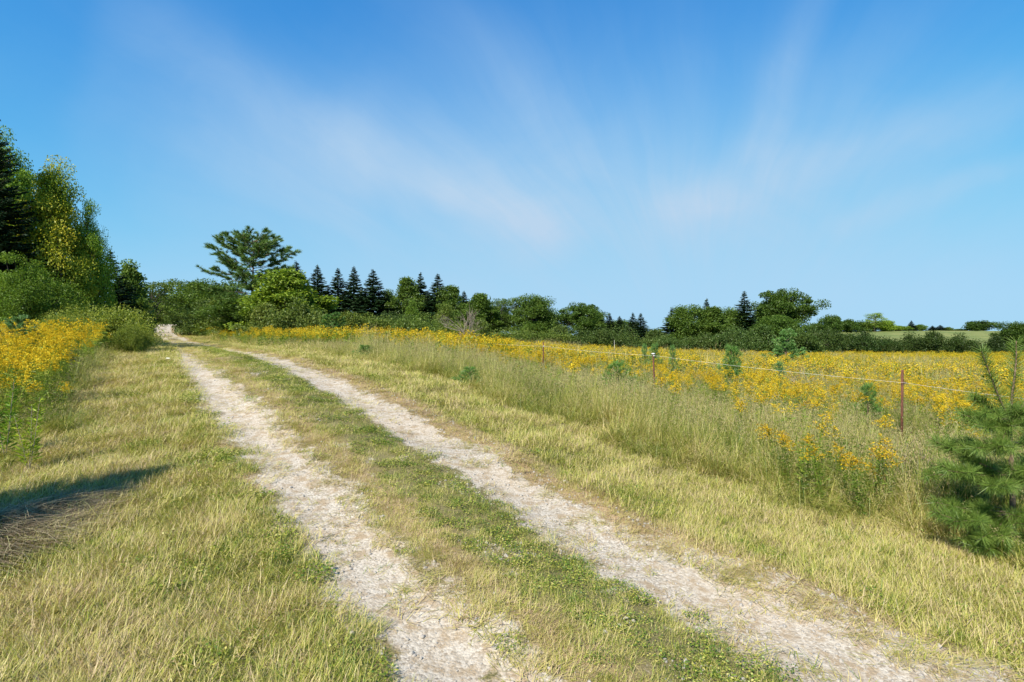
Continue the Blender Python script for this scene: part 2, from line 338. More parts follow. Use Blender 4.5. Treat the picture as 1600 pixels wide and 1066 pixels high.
b = t.n('ShaderNodeBump'); b.inputs['Strength'].default_value = .7; b.inputs['Distance'].default_value = .012; t.put(b.inputs['Height'], hgt); t.L.new(b.outputs[0], p.inputs['Normal'])
finish(t, p.outputs[0]); M['lane'] = m

# ------------------------------------------------------------------ ground sheet
ang = np.concatenate([np.linspace(R(30), R(150), 420), np.linspace(R(150), R(390), 140)[1:-1]])
rad = np.concatenate([[0.02], np.geomspace(.5, 1400, 300)])
AA, RR = np.meshgrid(ang, rad); gx, gy = (RR * np.cos(AA)).ravel(), (RR * np.sin(AA)).ravel()
gu, gs = road_uv(gx, gy); gh = surf(gx, gy, gu); gd = np.hypot(gx, gy)
under = np.clip((1.75 - np.abs(gu - .15)) / .3, 0, 1) * (gs < cum[-1] - .1) * (gs > .1)
gh -= under * (.05 + .004 * gd)
na = len(ang); i = np.arange(len(rad) - 1)[:, None]; j = np.arange(na)[None]; k = (j + 1) % na
me = mesh_np('ground', np.stack([gx, gy, gh], 1), np.stack([i * na + j, i * na + k, (i + 1) * na + k, (i + 1) * na + j], -1).reshape(-1, 4), [M['ground']], True)
def addattr(me, name, v, typ='FLOAT', dom='POINT'):
    a = me.attributes.new(name, typ, dom); a.data.foreach_set('vector' if typ == 'FLOAT_VECTOR' else 'value', np.asarray(v).ravel())
addattr(me, 'far', np.clip((gd - 95) / 15, 0, 1).astype(np.float32))
addattr(me, 'gold', (np.clip((gu - 9) / 2, 0, 1) * np.clip((gd - 25) / 10, 0, 1)).astype(np.float32))
tag(link(bpy.data.objects.new('ground', me)), kind='structure')

# ------------------------------------------------------------------ lane sheet
ss = [0.3]
def pos_at(s):
    j = np.clip(np.searchsorted(cum, s) - 1, 0, len(sl) - 1); return sa[j] + sdir[j] * (s - cum[j])[:, None], sdir[j]
s_ = .3
while s_ < cum[-1] - .3:
    p_ = pos_at(np.array([s_]))[0][0]; s_ += float(np.clip(np.hypot(*p_) * .012, .045, .9)); ss.append(min(s_, cum[-1] - .3))
ss = np.array(ss); uu = np.linspace(-1.55, 2.05, 74)
nd = np.gradient(pos_at(ss)[0], axis=0); nd /= np.linalg.norm(nd, axis=1)[:, None]; nr = np.stack([nd[:, 1], -nd[:, 0]], 1)
P0 = pos_at(ss)[0]; XY = P0[:, None] + nr[:, None] * uu[None, :, None]; rx_, ry_ = XY[..., 0].ravel(), XY[..., 1].ravel()
UU = np.tile(uu, len(ss)); dd = np.hypot(rx_, ry_)
rh = surf(rx_, ry_, UU) + .006 - np.clip((np.abs(UU - .2) - 1.5) / .25, 0, 1) * (.05 + .004 * dd)
wv_ = .06 * sn(rx_, ry_, 1.7, 5)
ncut = np.clip((7 - ry_) / 5, 0, 1); nc2 = np.clip((4.6 - ry_) / 2, 0, 1)
gl = np.clip((.34 + .01 * ncut - np.abs(UU + .84 + wv_)) / .26 + .5, 0, 1); g_r = np.clip((.31 + .20 * ncut + .14 * nc2 - np.abs(UU - .84 - .14 * ncut - .12 * nc2 + wv_)) / (.30 + .2 * nc2) + .5, 0, 1)
farm = np.clip((ry_ - 20) / 14, 0, 1)                        # further up the lane the tracks run together
gf = np.clip((1.15 - np.abs(UU)) / .3, 0, 1) * farm
midp = np.clip(sn(rx_, ry_, 1.1, 9) - .55, 0, 1) * np.exp(-((UU - .15) / .35) ** 2) * .9
gravel = np.maximum.reduce([gl, g_r, gf * (.62 + .5 * sn(rx_, ry_, 6, 3)), midp])
straw = np.clip(1 - np.abs(UU - 1.35) / .4, 0, 1) + np.clip(1 - np.abs(UU + .28) / .28, 0, 1) * .8 + np.clip(1 - np.abs(UU + 1.2) / .25, 0, 1) * .6
nu = len(uu); i = np.arange(len(ss) - 1)[:, None]; j = np.arange(nu - 1)[None]
me = mesh_np('road', np.stack([rx_, ry_, rh], 1), np.stack([i * nu + j, i * nu + j + 1, (i + 1) * nu + j + 1, (i + 1) * nu + j], -1).reshape(-1, 4), [M['lane']], True)
addattr(me, 'gravel', gravel.astype(np.float32)); addattr(me, 'straw', np.clip(straw, 0, 1).astype(np.float32))
tag(link(bpy.data.objects.new('road', me)), kind='structure')

# ------------------------------------------------------------------ scatter
def scatter(name, pts, rot, scl, idx, dry, sources, label, cat):
    """one 'stuff' object: geometry nodes place the source clumps on its points"""
    src = bpy.data.collections.new(name + '_source')
    for q, sm in enumerate(sources):
        o = bpy.data.objects.new('%s_%02d' % (name, q), sm); src.objects.link(o)
    me = bpy.data.meshes.new(name); me.vertices.add(len(pts)); me.vertices.foreach_set('co', np.asarray(pts, np.float32).ravel())
    addattr(me, 'rot', np.asarray(rot, np.float32), 'FLOAT_VECTOR'); addattr(me, 'scl', np.asarray(scl, np.float32), 'FLOAT_VECTOR')
    a = me.attributes.new('idx', 'INT', 'POINT'); a.data.foreach_set('value', np.asarray(idx, np.int32)); addattr(me, 'dry', np.asarray(dry, np.float32))
    o = tag(link(bpy.data.objects.new(name, me)), label, cat, kind='stuff')
    ng = bpy.data.node_groups.new(name, 'GeometryNodeTree')
    ng.interface.new_socket('Geometry', in_out='INPUT', socket_type='NodeSocketGeometry'); ng.interface.new_socket('Geometry', in_out='OUTPUT', socket_type='NodeSocketGeometry')
    N = ng.nodes; gi = N.new('NodeGroupInput'); go = N.new('NodeGroupOutput'); ip = N.new('GeometryNodeInstanceOnPoints'); ci = N.new('GeometryNodeCollectionInfo')
    ci.inputs['Collection'].default_value = src; ci.inputs['Separate Children'].default_value = True; ci.inputs['Reset Children'].default_value = True
    ip.inputs['Pick Instance'].default_value = True
    def na_(nm, dt):
        x = N.new('GeometryNodeInputNamedAttribute'); x.data_type = dt; x.inputs[0].default_value = nm; return x.outputs[0]
    L = ng.links; L.new(gi.outputs[0], ip.inputs['Points']); L.new(ci.outputs[0], ip.inputs['Instance'])
    L.new(na_('idx', 'INT'), ip.inputs['Instance Index']); L.new(na_('rot', 'FLOAT_VECTOR'), ip.inputs['Rotation']); L.new(na_('scl', 'FLOAT_VECTOR'), ip.inputs['Scale'])
    L.new(ip.outputs[0], go.inputs[0])
    md = o.modifiers.new('scatter', 'NODES'); md.node_group = ng
    return o
rng = np.random.RandomState(11)
def sample(zmin, zmax, dens, right=True, left=True, marg=1.12):
    """points in the ground area the camera could see; dens(Z) per square metre"""
    out = []; z = zmin
    while z < zmax:
        z1 = min(zmax, z * 1.12 + .05); zm = (z + z1) / 2; hw = zm * .942 * marg + 1.2
        x0 = -hw if left else -hw * .2; x1 = hw
        n = rng.poisson(max(0, dens(zm) * (x1 - x0) * (z1 - z)))
        out.append(np.stack([rng.uniform(x0, x1, n), rng.uniform(z, z1, n)], 1)); z = z1
    return np.concatenate(out)
def clump_mesh(name, rg, nb, rad, L, W, lean, bend, K, mats, extra=None, comb=None):
    b = MB(); a = rg.rand(nb) * 6.28; r = rad * np.sqrt(rg.rand(nb)); P = np.stack([r * np.cos(a), r * np.sin(a), np.full(nb, -.01)], 1)
    hd = rg.rand(nb) * 6.28 if comb is None else rg.normal(0, comb, nb)
    b.blades(P, hd, L * rg.uniform(.5, 1.1, nb), W * rg.uniform(.7, 1.2, nb), lean * rg.uniform(.2, 1.2, nb), bend * rg.uniform(.2, 1.3, nb), K)
    if extra: extra(b, rg)
    return b.mesh(name, mats)

# --- short turf -----------------------------------------------------
gsrc = [clump_mesh('turf', np.random.RandomState(100 + q), 34, .075, .052, .0036, .95, .8, 3, [M['grass']]) for q in range(5)]
gsrc += [clump_mesh('turf', np.random.RandomState(110 + q), 46, .11, .115, .0034, 1.40, .25, 3, [M['grass']], None, 1.0) for q in range(4)]      # lying blades and straw
gsrc += [clump_mesh('turf', np.random.RandomState(120 + q), 40, .10, .10, .0044, .7, .9, 3, [M['grass']]) for q in range(3)]       # tussocks
def clover(name, seed):
    rg = np.random.RandomState(seed); b = MB(); n = 70; a = rg.rand(n) * 6.28; r = .1 * np.sqrt(rg.rand(n))
    P = np.stack([r * np.cos(a), r * np.sin(a), rg.uniform(.01, .05, n)], 1); D = rg.normal(size=(n, 3)); D[:, 2] *= .3
    b.leaves(P, D, rg.uniform(.012, .024, n), .012, rg, 0, .1, 1.2); return b.mesh(name, [M['grass']])
gsrc += [clover('turf', 130), clover('turf', 131)]
P = sample(1.7, 75, lambda Z: 640 if Z < 5 else (420 * (5 / Z) ** 1.25 if Z < 12 else 140 * (12 / Z) ** 1.35))
u, s = road_uv(P[:, 0], P[:, 1]); d = np.hypot(P[:, 0], P[:, 1]); X, Y = P.T
lb = -2.75 - 1.2 * np.clip((6.5 - Y) / 2, 0, 1) + .35 * sn(X, Y, 2.5, 21)
edgen = .10 * sn(X, Y, .9, 22) + .06 * sn(X, Y, .3, 23)
left = (u < -1.16 + edgen) & (u > lb - .8); med = (u > -.47 + edgen) & (u < .50 + edgen) & (Y < 30); rgt = (u > 1.52 + edgen + .12 * np.clip((4.6 - Y) / 2, 0, 1)) & (u < 5.2)
bald = sn(X, Y, .55, 24)
keep = left | rgt | (med & (bald < .75 + .3 * rng.rand(len(u))))
sh = ((u > 1.2) & (u <= 1.52 + edgen)) | ((u > -1.2) & (u < -1.1))
keep |= sh & (rng.rand(len(u)) < .22)
keep |= (np.abs(u - .05) < 1.4) & ~med & (rng.rand(len(u)) < np.where(bald > .1, .08, .02) + .16 * (np.abs(np.abs(u) - .84) > .30))                                  # tufts and straw in the tracks
keep |= (u > -.62) & (u < -.45) & (rng.rand(len(u)) < .35)
P = P[keep]; u = u[keep]; X, Y = P.T; med = med[keep]; rgt = rgt[keep]; left = left[keep]; n = len(P); d = np.hypot(X, Y)
pz = surf(X, Y, u) + .006 * (np.abs(u) < 1.6)
patch = sn(X, Y, 1.6, 25); pf = sn(X, Y, .45, 26); r0 = rng.rand(n)
dry = np.where(left, .72 + .15 * patch + .16 * pf, np.where(rgt, .66 + .08 * patch + .09 * pf, .34 + .16 * patch + .14 * pf)) + rng.normal(0, .15, n)
dry += np.where(left, np.clip((u + 3) / 1.8, 0, 1) * -.10 * (u > -2.0) + .06 * (Y > 9) - .22 * np.exp(-((u + 1.22) / .16) ** 2), 0)
dry += np.where(med, .38 * np.exp(-((u + .38) / .22) ** 2), 0) + np.where((u > 1.15) & (u < 1.9), .18 * (u < 1.6) - .12 * (u >= 1.6), 0)
dry += np.where(~(med | rgt | left), .45, 0)
dry = np.clip(dry, .02, 1)
idx = rng.randint(0, 5, n); lay = (r0 < .30 + 1.0 * (dry - .38) * np.where(rgt, .45, 1)) | ~(med | rgt | left); idx[lay] = 5 + rng.randint(0, 4, lay.sum())
tus = (~lay) & (rgt | left) & (rng.rand(n) < np.where(rgt, .30, .10 + .12 * (patch > .5))); idx[tus] = 9 + rng.randint(0, 3, tus.sum())
cl = (~lay) & (~tus) & (dry < .36) & (rng.rand(n) < .3); idx[cl] = 12 + rng.randint(0, 2, cl.sum())
sc1 = (.75 + .5 * rng.rand(n)) * np.clip(1 + (d - 5) * .085, 1, 3.2) * np.where(med, .72, 1)
hgt = np.where(lay, .8, 1) / np.clip(1 + (d - 5) * .04, 1, 1.9) * np.where(~(med | rgt | left), .5, 1)
swirl = 2.6 * sn(X, Y, 1.4, 61) + 1.2 * sn(X, Y, .5, 62)
rot = np.stack([rng.normal(0, .12, n), rng.normal(0, .12, n), np.where(lay, swirl + rng.normal(0, .35, n) + np.where(rng.rand(n) < .45, rng.rand(n) * 6.28, 0), rng.rand(n) * 6.28)], 1)
scatter('short_grass', np.stack([X, Y, pz], 1), rot, np.stack([sc1, sc1, sc1 * hgt], 1), idx, dry, gsrc,
        'mown yellow-green grass and straw on the verges and between the wheel tracks of the lane', 'grass')
print('turf', n)

# --- tall meadow grass ------------------------------------------------
def seedheads(b, rg, n=9, h=.55):
    a = rg.rand(n) * 6.28; r = .12 * np.sqrt(rg.rand(n)); P = np.stack([r * np.cos(a), r * np.sin(a), np.zeros(n)], 1); hd = rg.rand(n) * 6.28
    ln = rg.uniform(.12, .3, n); L = h * rg.uniform(.7, 1.15, n); b.blades(P, hd, L, .0028, ln, .25, 3, 0, .8)
    T = P + np.stack([np.cos(hd) * np.sin(ln + .12), np.sin(hd) * np.sin(ln + .12), np.cos(ln + .12)], 1) * L[:, None]
    k = 7; Q = np.repeat(T, k, 0) + rg.normal(0, 1, (n * k, 3)) * (.012, .012, .035); D = rg.normal(0, .5, (n * k, 3)) + (0, 0, 1)
    b.leaves(Q, D, .022, .007, rg, 1)
tsrc = [clump_mesh('meadow_grass', np.random.RandomState(200 + q), 46, .13, .50, .0052, .45, 1.0, 4, [M['tall'], M['seed']], lambda b, rg: seedheads(b, rg)) for q in range(4)]
tsrc += [clump_mesh('meadow_grass', np.random.RandomState(210 + q), 54, .17, .50, .0052, 1.05, .8, 4, [M['tall'], M['seed']], None, .6) for q in range(3)]
tsrc += [clump_mesh('meadow_grass', np.random.RandomState(220 + q), 24, .22, .55, .013, .45, .9, 3, [M['tall'], M['seed']], lambda b, rg: seedheads(b, rg, 6, .6)) for q in range(3)]
P = sample(2.5, 100, lambda Z: 62 if Z < 9 else 72 * (9 / Z) ** 1.15)
u, s = road_uv(P[:, 0], P[:, 1]); X, Y = P.T; d = np.hypot(X, Y)
re = 3.45 + .35 * sn(X, Y, 3, 31); lb = -2.75 - 1.2 * np.clip((6.5 - Y) / 2, 0, 1) + .35 * sn(X, Y, 2.5, 21)
farL = (Y > 32) & (u < -1.9)
rightz = (u > re) & ~((u > 9.5) & (rng.rand(len(u)) < .30)); leftz = (u < lb) | farL
SAP = np.array([(cz(px, Z), Z) for px, Z in ((570, 17), (734, 11.6), (965, 11.8), (1143, 17), (1218, 16), (1356, 11), (1410, 9.1), (1024, 13.6), (849, 17.6), (1024, 13.1), (1024, 12.6), (849, 17.1), (849, 16.6), (1410, 8.7))])
def clear_of(P, r): return np.all(((P[:, None] - SAP - (0, -.25)) ** 2).sum(-1) > r * r, axis=1)
keep = clear_of(P, .42) & (rightz | leftz) & ~((X > -3) & (Y < 2.8)) & (np.hypot(X - 4.3, Y - 4.7) > .15)
P = P[keep]; u = u[keep]; X, Y = P.T; d = np.hypot(X, Y); n = len(P); leftz = u < 0
patch = sn(X, Y, 2.6, 32)
dry = np.where(leftz, .38, .40) + .22 * patch + .10 * sn(X, Y, .8, 33) + rng.normal(0, .11, n) - .18 * (u > 9) + .08 * np.exp(-((u - 5.8) / 1.5) ** 2) - .15 * (Y < 7) * (u > 4.2) + .12 * (Y > 14) * (u < 8)
dry = np.clip(dry + .2 * ((u > 11.5) & (sn(X * .5, Y * 1.6, 9, 43) > .42)), 0, 1)
idx = rng.randint(0, 4, n); m_ = rng.rand(n) < .35; idx[m_] = 4 + rng.randint(0, 3, m_.sum()); m_ = d > 22; idx[m_] = 7 + rng.randint(0, 3, m_.sum())
edgeh = np.clip((np.abs(u) - 3.1) / 1.1, .45, 1) * (1 + .10 * (u < 9) - .30 * ((u > 6.6) & (u < 9.3)))
sc1 = (.8 + .45 * rng.rand(n)) * np.clip(1 + (d - 12) * .02, 1, 1.9); hz = edgeh * (.95 + .22 * patch) * np.clip(1.15 - (d - 12) * .008, .55, 1) * np.where(leftz & (Y < 6.5), .45, 1) * np.where((u > 9) & (d > 26), .84, 1) * np.where((u > 11.5) & (sn(X * .5, Y * 1.6, 9, 43) > .42) & (Y < 70), 1.35, 1) * np.where((u > 3.2) & (X < 0) & (Y > 20), .6, 1)
rot = np.stack([rng.normal(0, .10, n), rng.normal(0, .10, n), np.where((idx > 3) & (idx < 7), 2.8 * sn(X, Y, 2.4, 63) + rng.normal(0, .4, n), rng.rand(n) * 6.28)], 1)
scatter('meadow_grass', np.stack([X, Y, surf(X, Y, u)], 1), rot, np.stack([sc1, sc1, sc1 * hz], 1), idx, dry, tsrc,
        'tall pale seeding grass between the mown verge and the goldenrod field', 'grass')
print('tall', n)

# --- goldenrod ----------------------------------------------------------
def goldenrod(name, seed, lod, H=1.0, yel=1.0, nst=3):
    rg = np.random.RandomState(seed); b = MB()
    for q in range(nst):
        a = rg.rand() * 6.28; r = .09 * rg.rand() * (1 if nst < 5 else 3); x, y = r * math.cos(a), r * math.sin(a); h = H * rg.uniform(.78, 1.08); hd = rg.rand() * 6.28; ln = rg.uniform(.02, .18)
        top = np.array([x + math.cos(hd) * h * ln, y + math.sin(hd) * h * ln, h])
        b.blades(np.array([[x, y, 0.]]), hd, h, .006 if lod == 0 else .014, ln, .04, 2, 0, .7)
        nl = 26 if lod == 0 else 9; f = rg.uniform(.12, .9, nl); base = np.array([x, y, 0]) * (1 - f[:, None]) + top * f[:, None]
        aa = rg.rand(nl) * 6.28; D = np.stack([np.cos(aa), np.sin(aa), rg.uniform(-.3, .6, nl)], 1); L = (.10 if lod == 0 else .20) * (1.1 - f * .5)
        b.leaves(base + D * L[:, None] * .5, D, L, (.016 if lod == 0 else .04), rg, 0, .1, .8)
        if rg.rand() < yel:
            nb = 9 if lod == 0 else 5; lean = rg.rand() * 6.28
            for k in range(nb):
                z = h * (.80 + .2 * k / nb); ab = rg.rand() * 6.28; ll = .15 * (1.15 - .8 * k / nb); kk = 13 if lod == 0 else 3
                f = np.linspace(.1, 1, kk); droop = -.35 * f ** 2
                Q = np.stack([top[0] + np.cos(ab) * f * ll, top[1] + np.sin(ab) * f * ll, z + ll * (.55 * f + droop)], 1) + rg.normal(0, .008 if lod == 0 else .02, (kk, 3))
                D = rg.normal(0, .6, (kk, 3)) + (math.cos(ab), math.sin(ab), .2)
                b.leaves(Q, D, .024 if lod == 0 else .052, .014 if lod == 0 else .030, rg, 1, .2, 1.0)
    return b.mesh(name, [M['weed'], M['gold']])
wsrc = [goldenrod('goldenrod', 300 + q, 0) for q in range(4)] + [goldenrod('goldenrod', 310 + q, 0, .8, .1) for q in range(2)]
wsrc += [goldenrod('goldenrod', 320 + q, 1, 1.0, 1.0, 5) for q in range(4)] + [goldenrod('goldenrod', 330 + q, 1, .85, .15, 5) for q in range(2)]
P = sample(3.0, 102, lambda Z: 26 if Z < 12 else (26 * (12 / Z) ** 1.05))
u, s = road_uv(P[:, 0], P[:, 1]); X, Y = P.T; d = np.hypot(X, Y); n = len(P)
b1 = sn(X, Y, 5, 41); b2 = sn(X, Y, 1.7, 42)
start = 7.5 + .8 * b1 + .4 * b2 - np.clip((Y - 15) / 14, 0, 1) * 4.4 * (X < Y * .1)
dens = np.clip((u - start) / 2.0, 0, 1) * np.clip(np.where(X < Y * .1, .85, .68 + .25 * (d > 50)) + .45 * b2 + .28 * b1, .10, 1)
dens = np.where((u > 4.2) & (u < start), .05 + .26 * (b2 > .1) * np.clip((u - 4.0) / 3, .2, 1), dens)
thick = np.hypot((X - 3.95) / 1.0, (Y - 5.9) / .9) < 1
dens = np.where(thick, .95, dens)
pale = (u > 11.5) & (sn(X * .5, Y * 1.6, 9, 43) > .42) & (Y < 70); dens = np.where(pale, dens * .16, dens)
lft = (u < -2.9 + .3 * b2) & (Y > 6.0 + .6 * b1); dens = np.where(lft, np.where(Y < 24, .9 * np.clip(1.0 - .2 * b2, 0, 1), .25), dens)
dens = np.where((u < 0) & ~lft, 0, dens)
keep = clear_of(P, .5) & (rng.rand(n) < dens) & (np.hypot(X - 4.3, Y - 4.7) > .9) & (np.abs(X) < 200)
P = P[keep]; u = u[keep]; X, Y = P.T; d = d[keep]; n = len(P); b2 = b2[keep]; b1 = b1[keep]
green = rng.rand(n) < np.where(u < 0, .42, np.where((u > 4.2) & (u < start[keep]), np.where(thick[keep], 1, .72), np.where(X < Y * .1, .30, .50) - .26 * b2 - .1 * (d > 55)))
idx = np.where(d < 20, np.where(green, 4 + rng.randint(0, 2, n), rng.randint(0, 4, n)), np.where(green, 10 + rng.randint(0, 2, n), 6 + rng.randint(0, 4, n)))
sc1 = rng.uniform(.68, 1.14, n) * (1 + .10 * b1) * np.where(thick[keep], .8, 1) * np.where((u > 0) & (X < 0) & (Y > 18), 1.1, 1) * np.where((u > 5) & (d < 20), .86, 1) * np.where(u < 0, np.where(d < 12, .84, .95), 1)
rot = np.stack([rng.normal(0, .12, n), rng.normal(0, .12, n), rng.rand(n) * 6.28], 1)
gold_o = scatter('goldenrod', np.stack([X, Y, surf(X, Y, u)], 1), rot, np.stack([sc1, sc1, sc1], 1), idx, np.clip(.5 + .25 * b1 + rng.normal(0, .2, n) - .5 * thick[keep], 0, 1), wsrc,
        'yellow flowering goldenrod filling the field beyond the wire fence and the left roadside', 'goldenrod')
print('gold', n)

# --- loose stones and twigs on the lane -----------------------------------
def pebble(name, seed):
    rg = np.random.RandomState(seed); b = MB(); ns, nr_ = 7, 4; V = []
    for i in range(nr_ + 1):
        th = math.pi * i / nr_
        for j in range(ns): V.append((math.sin(th) * math.cos(6.283 * j / ns), math.sin(th) * math.sin(6.283 * j / ns), math.cos(th) * .6))
    V = np.array(V) * (1 + .22 * rg.normal(size=(len(V), 1)) * .7); V[:ns] = V[:ns].mean(0) + .05 * V[:ns]; V[-ns:] = V[-ns:].mean(0)
    i = np.arange(nr_)[:, None]; j = np.arange(ns)[None]; k = (j + 1) % ns
    b.add(V, np.stack([i * ns + j, (i + 1) * ns + j, (i + 1) * ns + k, i * ns + k], -1)); return b.mesh(name, [M['stone']], True)
psrc = [pebble('pebble', 400 + q) for q in range(5)]
P = sample(1.7, 16, lambda Z: 900 * min(1, (3.2 / Z)) ** 1.6)
u, s = road_uv(P[:, 0], P[:, 1]); X, Y = P.T
keep = ((np.abs(u + .8) < .45) & (rng.rand(len(u)) < .28)) | ((np.abs(u - 1.0) < .55) & (rng.rand(len(u)) < .9)) | ((np.abs(u) < .4) & (sn(X, Y, 1.1, 9) > .5))
P = P[keep]; u = u[keep]; X, Y = P.T; n = len(P); sz = .003 + .014 * rng.rand(n) ** 5 + .001 * np.hypot(X, Y) / 4
scatter('gravel', np.stack([X, Y, surf(X, Y, u) + .007], 1), np.stack([rng.rand(n), rng.rand(n), rng.rand(n) * 6.28], 1), np.repeat(sz[:, None], 3, 1), rng.randint(0, 5, n), rng.rand(n), psrc,
        'loose grey limestone gravel scattered in the wheel tracks', 'gravel')
print('pebbles', n)

# ------------------------------------------------------------------ trees
def leafy_tree(seed, H, Rr, cb, ncl, lp, lsz, leafmat, shape=1.0, spread=.17, trunk_r=None, flat=.65, stems=1, barkmat='bark', sparse=0):
    rg = np.random.RandomState(seed); tb = MB(); cbm = MB(); tr = trunk_r or H * .022
    z0 = H * cb; cz_ = (H + z0) / 2; rz = (H - z0) / 2
    ph = rg.rand(8) * 6.28; cen = []
    while len(cen) < ncl:
        v = rg.normal(size=3); v /= np.linalg.norm(v); rr = rg.uniform(.15, 1) ** .42
        az = math.atan2(v[1], v[0]); lump = 1 + .26 * math.sin(3 * az + ph[0] + 2 * v[2]) + .20 * math.sin(5 * az + ph[1] - 3 * v[2]) + .12 * math.sin(7 * v[2] + ph[2])
        w = Rr * rr * lump * (1 if shape == 1 else (1 - shape * .5 * (v[2] + .3)))
        cen.append((v[0] * w, v[1] * w, cz_ + v[2] * rr * rz * (1 + .12 * math.sin(2 * az + ph[3]))))
    cen = np.array(cen); tops = []
    for q in range(stems):
        a = rg.rand() * 6.28; off = 0 if stems == 1 else Rr * .18; tip = np.array([math.cos(a) * off * 2.2, math.sin(a) * off * 2.2, H * (.86 if stems == 1 else .7)])
        b0 = np.array([math.cos(a) * off * .4, math.sin(a) * off * .4, -.15]); f = np.linspace(0, 1, 8)[:, None]
        wob = np.cumsum(rg.normal(0, .012 * H, (8, 3)), 0) * (1, 1, 0) * f; Pt = b0 * (1 - f) + tip * f + wob
        tb.tube(Pt, tr * (1 - .85 * f[:, 0]) * (1 if stems == 1 else .6), 7); tops.append(Pt)
    for c in cen:
        Pt = tops[rg.randint(len(tops))]; zt = np.clip(c[2] * rg.uniform(.45, .75), H * .08, H * .8); a0 = np.array([np.interp(zt, Pt[:, 2], Pt[:, k]) for k in range(3)])
        mid = a0 * .5 + c * .5 + rg.normal(0, .03 * H, 3) * (1, 1, .5) + (0, 0, .02 * H); f = np.linspace(0, 1, 5)[:, None]
        tb.tube((1 - f) ** 2 * a0 + 2 * f * (1 - f) * mid + f * f * c, np.linspace(tr * .32, tr * .06, 5), 4)
    sg = Rr * spread
    n = ncl * lp; rep = np.repeat(cen, lp, 0); szc = np.repeat(rg.uniform(.6, 1.35, ncl), lp)[:, None]
    off = rg.normal(size=(n, 3)); off /= np.linalg.norm(off, axis=1)[:, None]; off *= (rg.rand(n, 1) ** .5) * 1.75 * sg * szc * (1, 1, flat)
    Q = rep + off; Q[:, 2] = np.maximum(Q[:, 2], .08 + rg.rand(n) * .15)
    D = off / (np.linalg.norm(off, axis=1)[:, None] + 1e-6) * .7 + rg.normal(0, .55, (n, 3)) + (0, 0, -.25)
    cbm.leaves(Q, D, lsz * rg.uniform(.6, 1.3, n), lsz * .62 * rg.uniform(.7, 1.2, n), rg, 0, .12, .7)
    return tb.mesh('trunk', [M[barkmat]], True), cbm.mesh('crown', [M[leafmat]])
def spruce_tree(seed, H, Rr, dens=1.0, sprig=.42, droop=.25, base=.04, ragged=.25, power=1.0, step=.019):
    rg = np.random.RandomState(seed); tb = MB(); c = MB(); f = np.linspace(0, 1, 8)
    tb.tube(np.stack([rg.normal(0, .01, 8) * H * .3, rg.normal(0, .01, 8) * H * .3, f * H - .15], 1), H * .018 * (1.02 - f), 7)
    z = base * H; allP, allD, allL = [], [], []
    while z < H * .985:
        fr = z / H; nb = rg.randint(5, 8); a0 = rg.rand() * 6.28
        for k in range(nb):
            r = Rr * ((1 - fr) ** power) * rg.uniform(1 - ragged, 1.08) + .02
            a = a0 + k * 6.283 / nb + rg.normal(0, .2); up = (.25 * fr - droop * (1 - fr)) * rg.uniform(.6, 1.4)
            g = np.linspace(0, 1, 5); zz = z + rg.normal(0, H * step * .7) + r * (up * g * 1.1 + .30 * g ** 3 * (.4 + droop)); Pb = np.stack([np.cos(a) * r * g, np.sin(a) * r * g, zz], 1)
            tb.tube(Pb, np.linspace(H * .0026, H * .0006, 5) + .003, 3)
            ns = max(7, int(r * 42 * dens)); h = rg.uniform(.10, 1, ns) ** .8
            Q = np.stack([np.interp(h, g, Pb[:, i]) for i in range(3)], 1); sd_ = rg.choice([-1, 1], ns)[:, None] * np.array([-math.sin(a), math.cos(a), 0])
            D = sd_ * rg.uniform(.3, 1.1, (ns, 1)) + np.array([math.cos(a), math.sin(a), -.35]) * rg.uniform(.4, 1, (ns, 1)) + rg.normal(0, .18, (ns, 3))
            L = sprig * (1 + .5 * rg.rand(ns)) * (1.15 - .6 * h) * (.22 + .78 * (1 - fr)) ; D /= np.linalg.norm(D, axis=1)[:, None]
            allP.append(Q + D * L[:, None] * .5); allD.append(D); allL.append(L)
        z += H * step * rg.uniform(.75, 1.3) * (1 - .35 * fr)
    Q, D, L = np.concatenate(allP), np.concatenate(allD), np.concatenate(allL)
    c.leaves(Q, D, L * 1.2, L * .46, rg, 0, .2, .5)
    c.leaves(np.array([[0, 0, H * .97], [0, 0, H * .99]]), np.array([[.1, 0, 1], [0, .1, 1.]]), H * .06, .07, rg)
    return tb.mesh('trunk', [M['bark']], True), c.mesh('crown', [M['spruce']])
